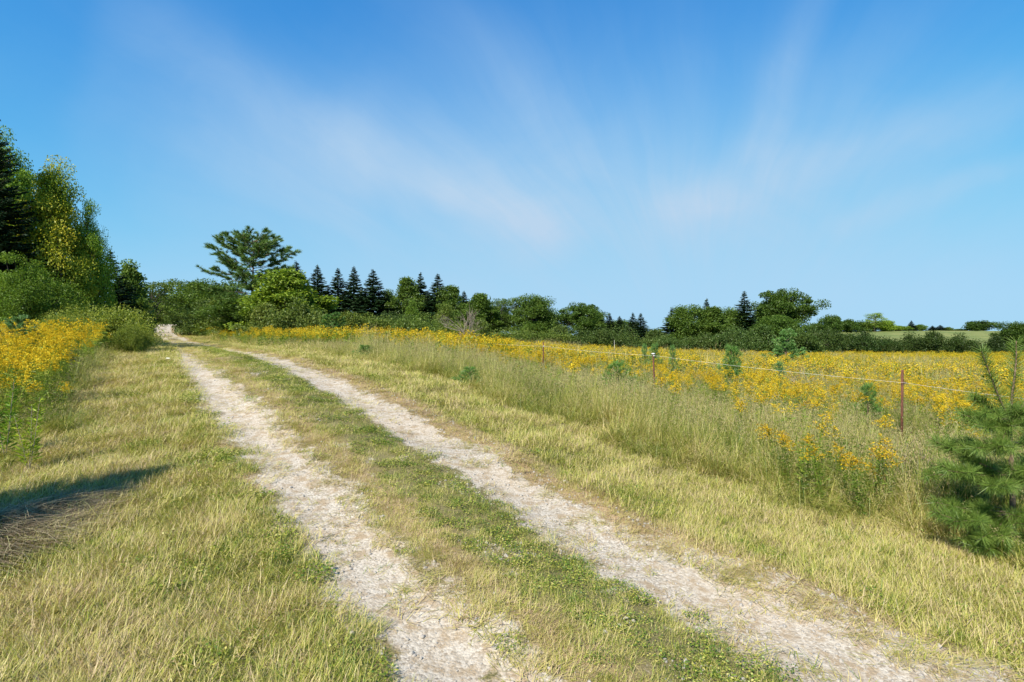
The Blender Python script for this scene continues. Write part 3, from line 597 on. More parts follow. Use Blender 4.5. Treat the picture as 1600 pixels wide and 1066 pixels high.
def open_pine(seed, H, Rr, cb=.3, nl=74, tl=.38):
    rg = np.random.RandomState(seed); tb = MB(); c = MB(); f = np.linspace(0, 1, 9)
    Pt = np.stack([.15 * np.sin(f * 5), .12 * np.cos(f * 4), f * H * .97 - .2], 1); tb.tube(Pt, H * .017 * (1.05 - f), 8)
    for k in range(nl):
        fr = cb + (1 - cb) * ((k + rg.rand()) / nl) ** .9; zt = H * fr; env = math.sin(min(1, (1 - fr) / .50 + .15) * 1.57) * (1.0 if fr > .45 else .9)
        r = Rr * env * rg.uniform(.6, 1.0) + .3; a = k * 2.4 + rg.normal(0, .3); up = rg.uniform(.10, .50) + 1.1 * max(0, fr - .5)
        g = np.linspace(0, 1, 6); Pb = np.stack([np.cos(a) * r * g, np.sin(a) * r * g, zt + r * (up * g ** 1.4 - .10 * g * (1 - fr))], 1) + np.cumsum(rg.normal(0, .03, (6, 3)), 0)
        tb.tube(Pb, np.linspace(.055, .014, 6), 5)
        for q in range(int(6 + r * 5.5)):
            h = rg.uniform(.35, 1) if q else 1.0; st = np.array([np.interp(h, g, Pb[:, i]) for i in range(3)]); da = a + rg.normal(0, .9); ln = rg.uniform(.25, .75)
            en = st + np.array([math.cos(da), math.sin(da), rg.uniform(.0, .75)]) * ln; tb.tube([st, (st + en) / 2 + (0, 0, -.03), en], [.013, .01, .007], 3)
            nn_ = 50; sp = rg.rand(nn_, 1) ** .7; Q = st * (1 - sp) * .75 + en * (1 - (1 - sp) * .75) if False else en + (st - en) * rg.rand(nn_, 1) * .55
            D = rg.normal(0, .55, (nn_, 3)) + (en - st) / ln * .9 + (0, 0, .25)
            c.needles(Q, D, tl * rg.uniform(.6, 1.1, nn_), .035, rg)
    return tb.mesh('trunk', [M['pine_bark']], True), c.mesh('crown', [M['pine']])
def young_pine(seed, H, Rr, nwh, nl, nw, per_m, mat='sapling', twigs=4):
    rg = np.random.RandomState(seed); tb = MB(); c = MB()
    def shoot(a, b, r0, r1, cover, sag=0):
        g = np.linspace(0, 1, 6)[:, None]; Pb = a * (1 - g) + b * g + np.array([0, 0, 1]) * (sag * 4 * g * (g - 1)); tb.tube(Pb, np.linspace(r0, r1, 6), 5)
        L = np.linalg.norm(b - a); n = max(6, int(per_m * L * (1 - cover))); h = rg.uniform(cover, 1.0, n)
        Q = np.stack([np.interp(h, g[:, 0], Pb[:, i]) for i in range(3)], 1); ax = (b - a) / L
        V = rg.normal(size=(n, 3)); V -= (V @ ax)[:, None] * ax; V /= np.linalg.norm(V, axis=1)[:, None]
        c.needles(Q, V + ax * rg.uniform(.5, 1.5, (n, 1)), nl * rg.uniform(.7, 1.1, n), nw, rg)
        return Pb
    shoot(np.array([0, 0, H * .55]), np.array([.01, 0, H]), H * .013, H * .004, .1)
    tb.tube([(0, 0, -.05), (0, 0, H * .56)], [H * .02, H * .013], 7)
    for k in range(nwh):
        fr = .12 + .78 * (k / max(1, nwh - 1)); z = H * fr; nb = rg.randint(4, 7); a0 = rg.rand() * 6
        for q in range(nb):
            a = a0 + q * 6.283 / nb + rg.normal(0, .2); r = Rr * (1.08 - fr) * rg.uniform(.6, 1.15); up = .7 + 1.2 * fr
            s0 = np.array([0, 0, z]); e = np.array([math.cos(a) * r, math.sin(a) * r, z + r * up * .8]); Pb = shoot(s0, e, H * .006, H * .002, .25, .02)
            for w_ in range(twigs):
                h = rg.uniform(.35, .9); st = s0 * (1 - h) + e * h; da = a + rg.choice([-1, 1]) * rg.uniform(.4, .9); l2 = r * (1.1 - h) * .6 + .05
                shoot(st, st + np.array([math.cos(da), math.sin(da), .5]) * l2, H * .003, H * .0015, .1)
    return tb.mesh('trunk', [M['pine_bark']], True), c.mesh('crown', [M[mat]])

KINDS = {}
def kind(key):
    if key in KINDS: return KINDS[key]
    K = {
        'round': lambda: leafy_tree(501, 10, 4.2, .10, 105, 250, .30, 'leaf', 1.0, .19),
        'broad': lambda: leafy_tree(502, 11, 4.6, .30, 115, 240, .30, 'leaf', 1.0, .15),
        'tall': lambda: leafy_tree(503, 10, 2.6, .12, 90, 250, .30, 'leaf', 1.5, .26),
        'oval': lambda: leafy_tree(504, 10, 3.3, .14, 95, 240, .30, 'leaf', 1.2, .21),
        'airy': lambda: leafy_tree(505, 9, 3.0, .18, 52, 90, .28, 'leaf', 1.0, .20),
        'near_green': lambda: leafy_tree(506, 9, 3.0, .06, 140, 400, .14, 'leaf', 1.0, .22),
        'near_top': lambda: leafy_tree(507, 11, 2.6, .25, 130, 380, .14, 'leaf', 1.0, .22),
        'near_yellow': lambda: leafy_tree(508, 10, 2.8, .12, 150, 420, .135, 'leaf_yellow', 1.1, .21),
        'bush': lambda: leafy_tree(511, 4, 3.0, .0, 75, 190, .22, 'shrub', 1.0, .22, .05, .7, 4),
        'bush2': lambda: leafy_tree(512, 4, 2.6, .0, 70, 190, .22, 'shrub', 1.3, .23, .05, .7, 5),
        'bush3': lambda: leafy_tree(513, 4, 3.6, .0, 95, 170, .21, 'shrub', 1.0, .19, .05, .6, 5),
        'near_bush': lambda: leafy_tree(514, 2.2, 2.4, .0, 150, 300, .085, 'shrub', 1.0, .17, .035, .8, 6),
        'spruce': lambda: spruce_tree(521, 11, 2.5), 'spruce2': lambda: spruce_tree(522, 11, 2.7, .85, .46, .3, .05, .35),
        'spruce3': lambda: spruce_tree(523, 11, 2.2, .8, .44, .15, .05, .5, .95), 'thin_spruce': lambda: spruce_tree(524, 9, 1.6, .7, .40, .1, .08, .5, .95),
        'big_spruce': lambda: spruce_tree(525, 13, 3.4, 1.7, .34, .5, .03, .35, .85, .011),
        'red_pine': lambda: open_pine(531, 12, 4.3, .22),
        'sapling': lambda: young_pine(541, 1.2, .55, 7, .11, .008, 170, twigs=3), 'sapling2': lambda: young_pine(542, 1.2, .5, 6, .12, .008, 150, twigs=3),
        'ridge': lambda: leafy_tree(515, 6, 4.5, .0, 80, 120, .5, 'leaf', 1.0, .2, .12, .7, 2),
        'young': lambda: young_pine(543, 4.0, 1.5, 9, .17, .030, 120, twigs=5), 'blue': lambda: young_pine(544, 2.6, 1.4, 7, .13, .016, 190, twigs=5),
    }
    tm, cm = K[key](); 
    zz = np.empty(len(cm.vertices) * 3, np.float32); cm.vertices.foreach_get('co', zz); zz = zz.reshape(-1, 3)
    KINDS[key] = [tm, cm, np.percentile(zz[:, 2], 99.9), np.percentile(np.hypot(zz[:, 0], zz[:, 1]), 93), None]
    return KINDS[key]
def plant(name, key, px, Z, top, wd, label, cat, group=None, tint=(1, 1, 1), rot=None, sink=.1, trunk='trunk', crown='crown'):
    """a tree standing at distance Z in direction px, with the height and breadth it has in the photograph"""
    K = kind(key); x = cz(px, Z); g = gz(x, Z) - sink
    h = EYE + (533 - top) * Z / F - g; r = wd / 2 * Z / F
    if K[4] is None:
        rt = bpy.data.objects.new(name, None); link(rt); tr = link(bpy.data.objects.new(trunk, K[0]), rt); cr = link(bpy.data.objects.new(crown, K[1]), rt); K[4] = (rt, tr, cr)
    else:
        rt = K[4][0].copy(); rt.name = name; COL.objects.link(rt); tr = K[4][1].copy(); tr.name = trunk; COL.objects.link(tr); tr.parent = rt; cr = K[4][2].copy(); cr.name = crown; COL.objects.link(cr); cr.parent = rt
        for k in list(rt.keys()): del rt[k]
    rt.empty_display_size = .3; rt.location = (x, Z, g); rt.rotation_euler = (0, 0, rot if rot is not None else random.Random(px * 7 + int(Z)).random() * 6.28)
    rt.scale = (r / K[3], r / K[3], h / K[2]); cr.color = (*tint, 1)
    return tag(rt, label, cat, group)
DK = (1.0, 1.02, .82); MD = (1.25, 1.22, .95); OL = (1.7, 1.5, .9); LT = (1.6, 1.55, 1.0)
G = 'trees of the distant treeline'; GS = 'tall conifers behind the thicket'; GB = 'bushes along the edge of the goldenrod field'; GH = 'hedge bushes before the far hill'; GL = 'trees at the left roadside'; GR = 'trees on the far ridge'; GP = 'pine saplings in the field'
T_ = [
 # left roadside
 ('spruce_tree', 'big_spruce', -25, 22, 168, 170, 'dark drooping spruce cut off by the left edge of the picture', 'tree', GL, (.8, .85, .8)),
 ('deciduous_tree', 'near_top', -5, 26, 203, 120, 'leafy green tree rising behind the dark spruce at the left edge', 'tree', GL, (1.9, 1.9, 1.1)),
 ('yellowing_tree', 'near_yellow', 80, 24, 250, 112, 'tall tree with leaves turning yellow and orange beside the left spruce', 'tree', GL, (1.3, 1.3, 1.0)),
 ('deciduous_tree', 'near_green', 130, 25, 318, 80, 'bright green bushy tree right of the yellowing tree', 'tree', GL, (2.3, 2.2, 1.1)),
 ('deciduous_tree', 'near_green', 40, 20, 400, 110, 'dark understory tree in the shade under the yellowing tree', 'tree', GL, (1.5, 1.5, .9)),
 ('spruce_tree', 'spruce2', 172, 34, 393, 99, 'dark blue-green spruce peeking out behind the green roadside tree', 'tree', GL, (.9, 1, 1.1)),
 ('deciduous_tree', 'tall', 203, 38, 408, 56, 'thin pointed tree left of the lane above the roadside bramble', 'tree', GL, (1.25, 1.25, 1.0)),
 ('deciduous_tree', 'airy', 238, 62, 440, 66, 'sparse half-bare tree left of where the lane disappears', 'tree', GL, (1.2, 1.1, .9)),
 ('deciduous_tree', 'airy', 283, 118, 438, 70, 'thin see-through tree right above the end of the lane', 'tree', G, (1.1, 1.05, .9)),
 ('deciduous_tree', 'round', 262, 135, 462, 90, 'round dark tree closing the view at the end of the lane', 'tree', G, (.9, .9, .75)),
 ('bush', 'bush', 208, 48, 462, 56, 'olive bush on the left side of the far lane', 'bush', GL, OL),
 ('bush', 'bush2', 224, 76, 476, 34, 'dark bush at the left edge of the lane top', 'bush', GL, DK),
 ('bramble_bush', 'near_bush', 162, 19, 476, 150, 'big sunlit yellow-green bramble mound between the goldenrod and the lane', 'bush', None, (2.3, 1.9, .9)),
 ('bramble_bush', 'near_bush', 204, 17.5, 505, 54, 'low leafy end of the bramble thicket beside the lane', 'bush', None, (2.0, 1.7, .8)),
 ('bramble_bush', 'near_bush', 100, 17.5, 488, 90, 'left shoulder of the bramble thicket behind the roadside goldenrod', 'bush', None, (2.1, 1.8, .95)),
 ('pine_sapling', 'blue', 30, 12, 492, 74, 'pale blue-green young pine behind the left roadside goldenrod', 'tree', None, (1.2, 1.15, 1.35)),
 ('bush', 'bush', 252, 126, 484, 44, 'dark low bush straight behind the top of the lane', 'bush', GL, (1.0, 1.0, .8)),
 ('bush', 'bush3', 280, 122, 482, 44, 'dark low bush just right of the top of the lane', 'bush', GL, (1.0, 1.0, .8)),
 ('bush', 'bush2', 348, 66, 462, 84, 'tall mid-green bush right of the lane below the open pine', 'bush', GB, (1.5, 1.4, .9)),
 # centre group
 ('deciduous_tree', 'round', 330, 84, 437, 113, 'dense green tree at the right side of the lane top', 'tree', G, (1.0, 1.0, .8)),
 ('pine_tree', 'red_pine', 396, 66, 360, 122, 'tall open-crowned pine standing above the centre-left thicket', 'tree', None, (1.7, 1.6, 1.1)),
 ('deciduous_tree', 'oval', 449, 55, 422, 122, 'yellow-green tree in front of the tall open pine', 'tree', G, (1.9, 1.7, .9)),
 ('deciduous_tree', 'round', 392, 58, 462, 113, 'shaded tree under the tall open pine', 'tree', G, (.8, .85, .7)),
 ('bush', 'bush', 326, 74, 470, 84, 'dark bush beside the lane where the goldenrod begins', 'bush', GB, (1.0, 1.0, .8)),
 ('bush', 'bush3', 384, 60, 470, 84, 'grey-green bush second along from the lane behind the goldenrod', 'bush', GB, (1.5, 1.35, 1.0)),
 ('bush', 'bush2', 415, 46, 474, 76, 'olive bush below the tall open pine behind the goldenrod', 'bush', GB, (1.6, 1.4, .9)),
 ('bush', 'bush', 462, 46, 466, 88, 'dark-hearted bush below the yellow-green tree', 'bush', GB, (1.35, 1.25, .85)),
 ('bush', 'bush3', 502, 52, 486, 70, 'low green bush below the first spruce of the row', 'bush', GB, (1.6, 1.5, .9)),
 ('spruce_tree', 'spruce2', 463, 96, 410, 90, 'spruce half hidden behind the yellow-green tree', 'tree', GS, DK),
 ('spruce_tree', 'spruce', 496, 98, 416, 77, 'pointed spruce leftmost in the open row of four', 'tree', GS, DK),
 ('spruce_tree', 'spruce3', 528, 100, 420, 70, 'ragged thinner spruce second in the open row of four', 'tree', GS, DK),
 ('spruce_tree', 'spruce', 553, 100, 418, 67, 'spruce third in the open row of four', 'tree', GS, DK),
 ('spruce_tree', 'spruce2', 583, 97, 423, 90, 'broad spruce rightmost in the open row of four', 'tree', GS, DK),
 ('deciduous_tree', 'tall', 607, 104, 453, 35, 'small dark tree between the spruce row and the taller clump', 'tree', G, DK),
 ('deciduous_tree', 'oval', 636, 98, 434, 56, 'dark leafy tree at the left of the tall central clump', 'tree', G, DK),
 ('spruce_tree', 'spruce2', 657, 100, 428, 67, 'spruce between the two leafy trees of the central clump', 'tree', GS, DK),
 ('spruce_tree', 'spruce3', 684, 97, 429, 77, 'tallest pointed conifer at the right of the central clump', 'tree', GS, DK),
 ('deciduous_tree', 'oval', 704, 96, 447, 61, 'dark round-topped tree right of the tallest central conifer', 'tree', G, DK),
 ('spruce_tree', 'thin_spruce', 725, 98, 456, 48, 'small spruce right of the central clump', 'tree', GS, DK),
 ('deciduous_tree', 'oval', 750, 92, 459, 63, 'dark leaning tree behind the bare brown shrub', 'tree', G, (.95, 1.0, .75)),
 ('deciduous_tree', 'airy', 782, 96, 466, 40, 'thin see-through tree left of the pair in the middle', 'tree', G, DK),
 ('deciduous_tree', 'airy', 801, 98, 465, 51, 'see-through tree with a gap of sky beside the round one', 'tree', G, DK),
 ('deciduous_tree', 'round', 833, 92, 461, 66, 'full round dark tree in the middle of the treeline', 'tree', G, (.95, 1.0, .75)),
 ('deciduous_tree', 'airy', 876, 98, 490, 33, 'faint low tree in the gap left of the wide-topped tree', 'tree', G, MD),
 ('deciduous_tree', 'broad', 906, 94, 474, 75, 'wide-topped green tree right of the first gap in the treeline', 'tree', G, (.8, .9, .7)),
 ('spruce_tree', 'thin_spruce', 952, 98, 490, 41, 'small blunt conifer just right of the wide-topped tree', 'tree', GS, DK),
 ('spruce_tree', 'spruce', 968, 98, 495, 48, 'low dark conifer left of the twin spires', 'tree', GS, DK),
 ('spruce_tree', 'spruce3', 989, 94, 489, 41, 'left one of the twin small spruce spires', 'tree', GS, DK),
 ('spruce_tree', 'spruce3', 1001, 93, 490, 48, 'right one of the twin small spruce spires', 'tree', GS, DK),
 ('deciduous_tree', 'round', 668, 106, 462, 80, 'shaded leafy tree filling in behind the central clump', 'tree', G, DK),
 ('deciduous_tree', 'oval', 728, 106, 472, 60, 'shaded tree behind the small spruce and the leaning tree', 'tree', G, DK),
 ('deciduous_tree', 'round', 770, 108, 480, 64, 'low shaded tree behind the thin see-through tree', 'tree', G, DK),
 ('deciduous_tree', 'round', 850, 108, 492, 56, 'low tree just right of the full round middle tree', 'tree', G, DK),
 ('deciduous_tree', 'oval', 932, 104, 488, 46, 'low dark tree leaning on the right of the wide-topped tree', 'tree', G, DK),
 ('deciduous_tree', 'round', 972, 106, 500, 64, 'dark low tree behind the row of three small conifers', 'tree', G, DK),
 # bushes in front of the treeline
 ('bush', 'bush2', 545, 56, 487, 70, 'pale olive bush below the row of spruces', 'bush', GB, OL),
 ('bush', 'bush', 580, 58, 490, 84, 'wide olive bush below the rightmost spruce of the row', 'bush', GB, (1.5, 1.4, .9)),
 ('bush', 'bush3', 617, 66, 486, 62, 'dark grey-green bush further back below the central clump', 'bush', GB, (.95, 1.0, .8)),
 ('young_tree', 'tall', 644, 72, 470, 26, 'light green slender tree before the dark central clump', 'tree', None, (1.5, 1.5, 1.0)),
 ('bush', 'bush', 657, 56, 489, 80, 'rounded grey-green bush below the central clump', 'bush', GB, (1.4, 1.4, .95)),
 ('bush', 'bush2', 697, 64, 476, 60, 'tall olive bush left of the bare brown shrub', 'bush', GB, (1.5, 1.4, .85)),
 ('bush', 'bush3', 715, 54, 505, 80, 'low olive bush behind the bare brown shrub', 'bush', GB, OL),
 ('bush', 'bush2', 748, 58, 498, 60, 'yellowish bush right behind the bare brown shrub', 'bush', GB, (1.3, 1.25, .8)),
 ('bush', 'bush3', 812, 56, 512, 96, 'long low mound of bush below the round middle tree', 'bush', GB, (1.4, 1.35, .85)),
 ('bush', 'bush', 862, 58, 516, 70, 'low olive bush in front of the first gap', 'bush', GB, (1.5, 1.4, .85)),
 ('bush', 'bush2', 875, 66, 508, 60, 'bush filling the first gap in the treeline', 'bush', GB, MD),
 ('bush', 'bush', 905, 60, 512, 70, 'dark rounded bush below the wide-topped tree', 'bush', GB, (.85, .9, .7)),
 ('bush', 'bush3', 948, 60, 508, 88, 'big dark mounded bush left of the second gap', 'bush', GB, (.85, .9, .7)),
 ('bush', 'bush', 996, 62, 524, 66, 'low sloping bush below the twin spires', 'bush', GB, MD),
 ('bush', 'bush2', 1025, 84, 514, 60, 'low bush across the second gap of open sky', 'bush', GB, DK),
 ('bush', 'bush3', 1045, 66, 524, 80, 'flat dark bush right of the second gap', 'bush', GB, (.85, .95, .7)),
 ('bush', 'bush', 1100, 68, 520, 76, 'bush below the left end of the right-hand wood', 'bush', GB, DK),
 ('bush', 'bush3', 1145, 66, 510, 80, 'grey-green sloping bush below the tall pointed conifer', 'bush', GB, (.85, .95, .75)),
 ('bush', 'bush2', 1190, 70, 508, 76, 'green bush left of the bright young pine', 'bush', GB, (.8, .92, .7)),
 ('bush', 'bush', 1245, 74, 512, 80, 'dark bush behind the bright young pine', 'bush', GB, (.8, .88, .65)),
 # right-hand wood
 ('spruce_tree', 'spruce3', 1050, 96, 482, 58, 'thin spruce at the left end of the right-hand wood', 'tree', GS, DK),
 ('deciduous_tree', 'round', 1078, 94, 477, 73, 'dark leafy tree second from the left of the right-hand wood', 'tree', G, (.95, 1.0, .75)),
 ('spruce_tree', 'thin_spruce', 1104, 98, 467, 41, 'needle-like spire poking from the right-hand wood', 'tree', GS, DK),
 ('deciduous_tree', 'oval', 1112, 92, 480, 66, 'dark tree below the needle-like spire', 'tree', G, DK),
 ('deciduous_tree', 'round', 1138, 96, 481, 70, 'leafy tree between the thin spire and the tall pointed conifer', 'tree', G, (.95, 1.0, .75)),
 ('spruce_tree', 'spruce3', 1163, 94, 456, 67, 'tall pointed conifer left of the big round-crowned tree', 'tree', GS, DK),
 ('deciduous_tree', 'oval', 1193, 100, 475, 51, 'dark tree between the pointed conifer and the big round-crowned tree', 'tree', G, (.68, .76, .58)),
 ('deciduous_tree', 'broad', 1226, 100, 452, 88, 'biggest round-crowned tree of the right-hand wood, sky showing through it', 'tree', None, (.72, .8, .58)),
 ('deciduous_tree', 'round', 1215, 88, 493, 74, 'mid green tree under the big round-crowned tree', 'tree', G, (.9, 1.0, .75)),
 # hedge at the right
 ('hedge_bush', 'bush3', 1288, 86, 509, 76, 'dark hedge bush right of the big round-crowned tree', 'bush', GH, (.62, .70, .52)),
 ('hedge_bush', 'bush', 1342, 88, 514, 66, 'dark hedge bush left of the light ridge trees', 'bush', GH, (.5, .62, .48)),
 ('hedge_bush', 'bush3', 1382, 88, 526, 50, 'lowest hedge bush where the hill field shows above', 'bush', GH, (.62, .70, .52)),
 ('hedge_bush', 'bush', 1428, 88, 519, 54, 'hedge bush left half of the middle pair', 'bush', GH, (.55, .62, .46)),
 ('hedge_bush', 'bush2', 1458, 88, 518, 52, 'hedge bush right half of the middle pair', 'bush', GH, (.55, .62, .46)),
 ('hedge_bush', 'bush', 1502, 88, 521, 54, 'rounded dark hedge bush standing alone left of the foreground pine', 'bush', GH, (.55, .62, .46)),
 ('hedge_bush', 'bush2', 1556, 88, 525, 40, 'low hedge bush between the two leaders of the foreground pine', 'bush', GH, (.42, .5, .42)),
 ('deciduous_tree', 'round', 1585, 90, 503, 58, 'dark round tree behind the top of the foreground pine', 'tree', G, (.68, .76, .58)),
 # far ridge
 ('deciduous_tree', 'ridge', 1275, 245, 505, 36, 'pale distant tree just right of the right-hand wood', 'tree', GR, (.9, 1.0, .9)),
 ('deciduous_tree', 'ridge', 1298, 240, 492, 32, 'dark rounded tree highest on the left end of the ridge', 'tree', GR, (.7, .8, .65)),
 ('deciduous_tree', 'ridge', 1326, 242, 499, 36, 'dark tree second on the ridge', 'tree', GR, (.7, .8, .65)),
 ('deciduous_tree', 'airy', 1366, 240, 489, 28, 'pale spiky tree sticking up over the ridge trees', 'tree', GR, (2.2, 2.0, 1.5)),
 ('deciduous_tree', 'ridge', 1352, 244, 503, 34, 'olive tree left below the pale spiky one', 'tree', GR, (1.2, 1.2, .9)),
 ('deciduous_tree', 'ridge', 1382, 242, 500, 30, 'sunlit yellow-green tree on the ridge', 'tree', GR, (2.0, 1.9, .9)),
 ('deciduous_tree', 'ridge', 1404, 246, 509, 30, 'low yellow-green tree at the right end of the ridge clump', 'tree', GR, (1.9, 1.8, 1.0)),
 ('spruce_tree', 'spruce', 1424, 250, 501, 16, 'lone small spire on the ridge', 'tree', GR, MD),
 ('deciduous_tree', 'ridge', 1438, 250, 507, 19, 'round tree just right of the lone spire', 'tree', GR, (1.2, 1.3, 1.0)),
 ('spruce_tree', 'spruce', 1457, 252, 509, 15, 'left of the two tiny conifers on the ridge', 'tree', GR, MD),
 ('spruce_tree', 'spruce', 1469, 252, 508, 19, 'right of the two tiny conifers on the ridge', 'tree', GR, MD),
 ('deciduous_tree', 'ridge', 1482, 254, 511, 12, 'tiny tree right of the two ridge conifers', 'tree', GR, MD),
 ('deciduous_tree', 'ridge', 1497, 256, 514, 24, 'flattest low tree on the open ridge', 'tree', GR, MD),
 ('deciduous_tree', 'ridge', 1531, 248, 501, 42, 'wide-crowned tree alone on the ridge at the right', 'tree', GR, (.6, .7, .6)),
 # young trees in the field
 ('young_pine', 'young', 522, 33, 488, 56, 'light green young tree at the left edge of the goldenrod field', 'tree', None, (1.0, 1.05, .9)),
 ('young_pine', 'young', 1228, 40, 513, 50, 'bright young pine standing in the goldenrod before the right-hand wood', 'tree', None, (1.3, 1.35, 1.3)),
 ('pine_sapling', 'sapling', 570, 17, 538, 42, 'small pine sapling in pale grass, leftmost of the verge saplings', 'tree', GP, (1.05, 1.12, .8)),
 ('pine_sapling', 'sapling2', 734, 11.6, 572, 52, 'dark green pine sapling in the tall grass below the bare shrub', 'tree', GP, (1.0, 1.15, .8)),
 ('pine_sapling', 'sapling', 965, 11.8, 562, 64, 'pine sapling left of the middle fence post', 'tree', GP, (1.05, 1.12, .8)),
 ('pine_sapling', 'sapling2', 1007, 20, 536, 20, 'thin leftmost of three pale sapling tips above the middle post', 'tree', GP, (1, 1.1, .9)),
 ('pine_sapling', 'sapling', 1023, 19, 534, 26, 'middle one of three pale sapling tips above the middle post', 'tree', GP, (1.1, 1.15, .9)),
 ('pine_sapling', 'sapling2', 1051, 19, 538, 22, 'rightmost of three pale sapling tips above the middle post', 'tree', GP, (1, 1.1, .9)),
 ('pine_sapling', 'sapling', 1143, 17, 537, 46, 'pine sapling in the goldenrod midway between two fence posts', 'tree', GP, (1.05, 1.12, .8)),
 ('pine_sapling', 'sapling2', 1218, 16, 563, 30, 'pale drooping sapling just left of where the white wire shows', 'tree', GP, (1.0, 1.1, 1.3)),
 ('pine_sapling', 'sapling', 1356, 11, 596, 38, 'sapling left of the nearest fence post', 'tree', GP, (1.05, 1.12, .8)),
]
# the tree left of the frame whose shadow falls over the left verge
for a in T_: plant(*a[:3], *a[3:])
rt = KINDS['big_spruce'][4][0].copy(); rt.name = 'spruce_tree'; COL.objects.link(rt); rt.location = (-6.9, -.2, gz(-6.9, -.2) - .1); rt.scale = (.66, .66, .51)
for o_ in KINDS['big_spruce'][4][1:]: q_ = o_.copy(); COL.objects.link(q_); q_.parent = rt
rt['label'] = 'slender conifer outside the left edge whose shadow crosses the left verge'

# ------------------------------------------------------------------ bare brown shrub and other dead stems
def bare(seed, H, spread, depth=3, leaves=40, lsz=.05):
    rg = np.random.RandomState(seed); tb = MB(); lb_ = MB(); tips = []
    def grow(p, d, L, r, k):
        g = np.linspace(0, 1, 4)[:, None]; e = p + d * L; mid = (p + e) / 2 + rg.normal(0, L * .06, 3); tb.tube((1 - g) ** 2 * p + 2 * g * (1 - g) * mid + g * g * e, np.linspace(r, r * .55, 4), 4)
        if k == 0: tips.append(e); return
        for q in range(rg.randint(3, 5)):
            h = rg.uniform(.4, 1); st = p * (1 - h) + e * h; nd_ = d + rg.normal(0, spread, 3); nd_[2] = abs(nd_[2]) * .9 + .1; grow(st, nd_ / np.linalg.norm(nd_), L * rg.uniform(.45, .7), r * .5, k - 1)
    for q in range(4):
        d = np.array([rg.normal(0, .2), rg.normal(0, .2), 1]); grow(np.array([rg.normal(0, .05), rg.normal(0, .05), -.05]), d / np.linalg.norm(d), H * .55, H * .011, depth)
    tips = np.array(tips); Q = tips[rg.randint(len(tips), size=leaves)] + rg.normal(0, .06, (leaves, 3)); lb_.leaves(Q, rg.normal(size=(leaves, 3)) + (0, 0, -.8), lsz * rg.uniform(.5, 1.2, leaves), lsz * .3, rg)
    return tb.mesh('stems', [M['dead_twig']], True), lb_.mesh('leaves', [M['seed_plain']])
M['seed_plain'] = leafy('withered_leaf', [(0, (.10, .06, .03)), (1, (.30, .22, .12))], .2, gloss=0, island=1)
M['seed_plain2'] = leafy('matted_dead_grass', [(0, (.12, .085, .05)), (.5, (.30, .23, .15)), (.8, (.46, .38, .24)), (1, (.30, .32, .08))], .15, gloss=0, island=1)
def bare_plant(name, px, Z, H, seed, label, cat, spread=.45, depth=3, leaves=60, sy=1.0, group=None):
    tm, cm = bare(seed, H, spread, depth, leaves); x = cz(px, Z); rt = link(bpy.data.objects.new(name, None)); rt.location = (x, Z, gz(x, Z)); rt.empty_display_size = .2
    link(bpy.data.objects.new('stems', tm), rt); link(bpy.data.objects.new('leaves', cm), rt); rt.scale = (sy, sy, 1); return tag(rt, label, cat, group)
bare_plant('bare_shrub', 728, 23, 2.6, 601, 'bare brown dead shrub rising above the goldenrod left of the farthest post', 'shrub', .42, 3, 90)
bare_plant('dead_brush', 1252, 15, 1.15, 602, 'tangle of dead brown brush in the goldenrod under the white wire', 'brush', .9, 3, 80, 1.5)
bare_plant('dead_brush', 1085, 17, 1.0, 603, 'dead brown twigs in the goldenrod right of the middle post', 'brush', .9, 2, 50, 1.2)
bare_plant('dead_weed', 1436, 5.9, .78, 604, 'withered dark weed stalk left of the foreground pine', 'weed', .3, 2, 60)
bare_plant('dead_weed', 1475, 5.3, .45, 605, 'low tangle of dead stems at the foot of the foreground pine', 'weed', .9, 3, 60, 1.3)

# a leafy young ash-like plant at the left edge
def leafy_stalk(seed, H):
    rg = np.random.RandomState(seed); tb = MB(); lb_ = MB()
    for q in range(3):
        a = q * 2.1; tip = np.array([math.cos(a) * .12, math.sin(a) * .12, H * (1 - .12 * q)]); tb.tube([(0, 0, -.03), tip * .5 + (.01, 0, 0), tip], [.004, .003, .002], 5)
        n = 90; f = rg.uniform(.12, 1, n); aa = rg.rand(n) * 6.28; D = np.stack([np.cos(aa), np.sin(aa), rg.uniform(.1, .9, n)], 1); L = .11 * (1.15 - .6 * f)
        lb_.leaves(tip * f[:, None] + D * L[:, None] * .5, D, L, .015, rg, 0, .15, .8)
    return tb.mesh('stem', [M['dead_twig']]), lb_.mesh('leaves', [M['leaf']])
sm, lm = leafy_stalk(611, .8)
for q, (px, Z, s_, lab) in enumerate(((45, 5.5, .95, 'fresh yellow-green seedling standing alone at the left edge of the verge'), (8, 5.9, 1.05, 'leafy green plant cut off by the left edge of the picture'))):
    rt = link(bpy.data.objects.new('seedling', None)); x = cz(px, Z); rt.location = (x, Z, gz(x, Z)); rt.scale = (s_,) * 3; rt.rotation_euler.z = q * 1.7; rt.empty_display_size = .2
    link(bpy.data.objects.new('stem', sm), rt); l_ = link(bpy.data.objects.new('leaves', lm), rt); l_.color = (2.6, 2.2, .9, 1) if q == 0 else (1.6, 1.7, .8, 1); tag(rt, lab, 'plant')

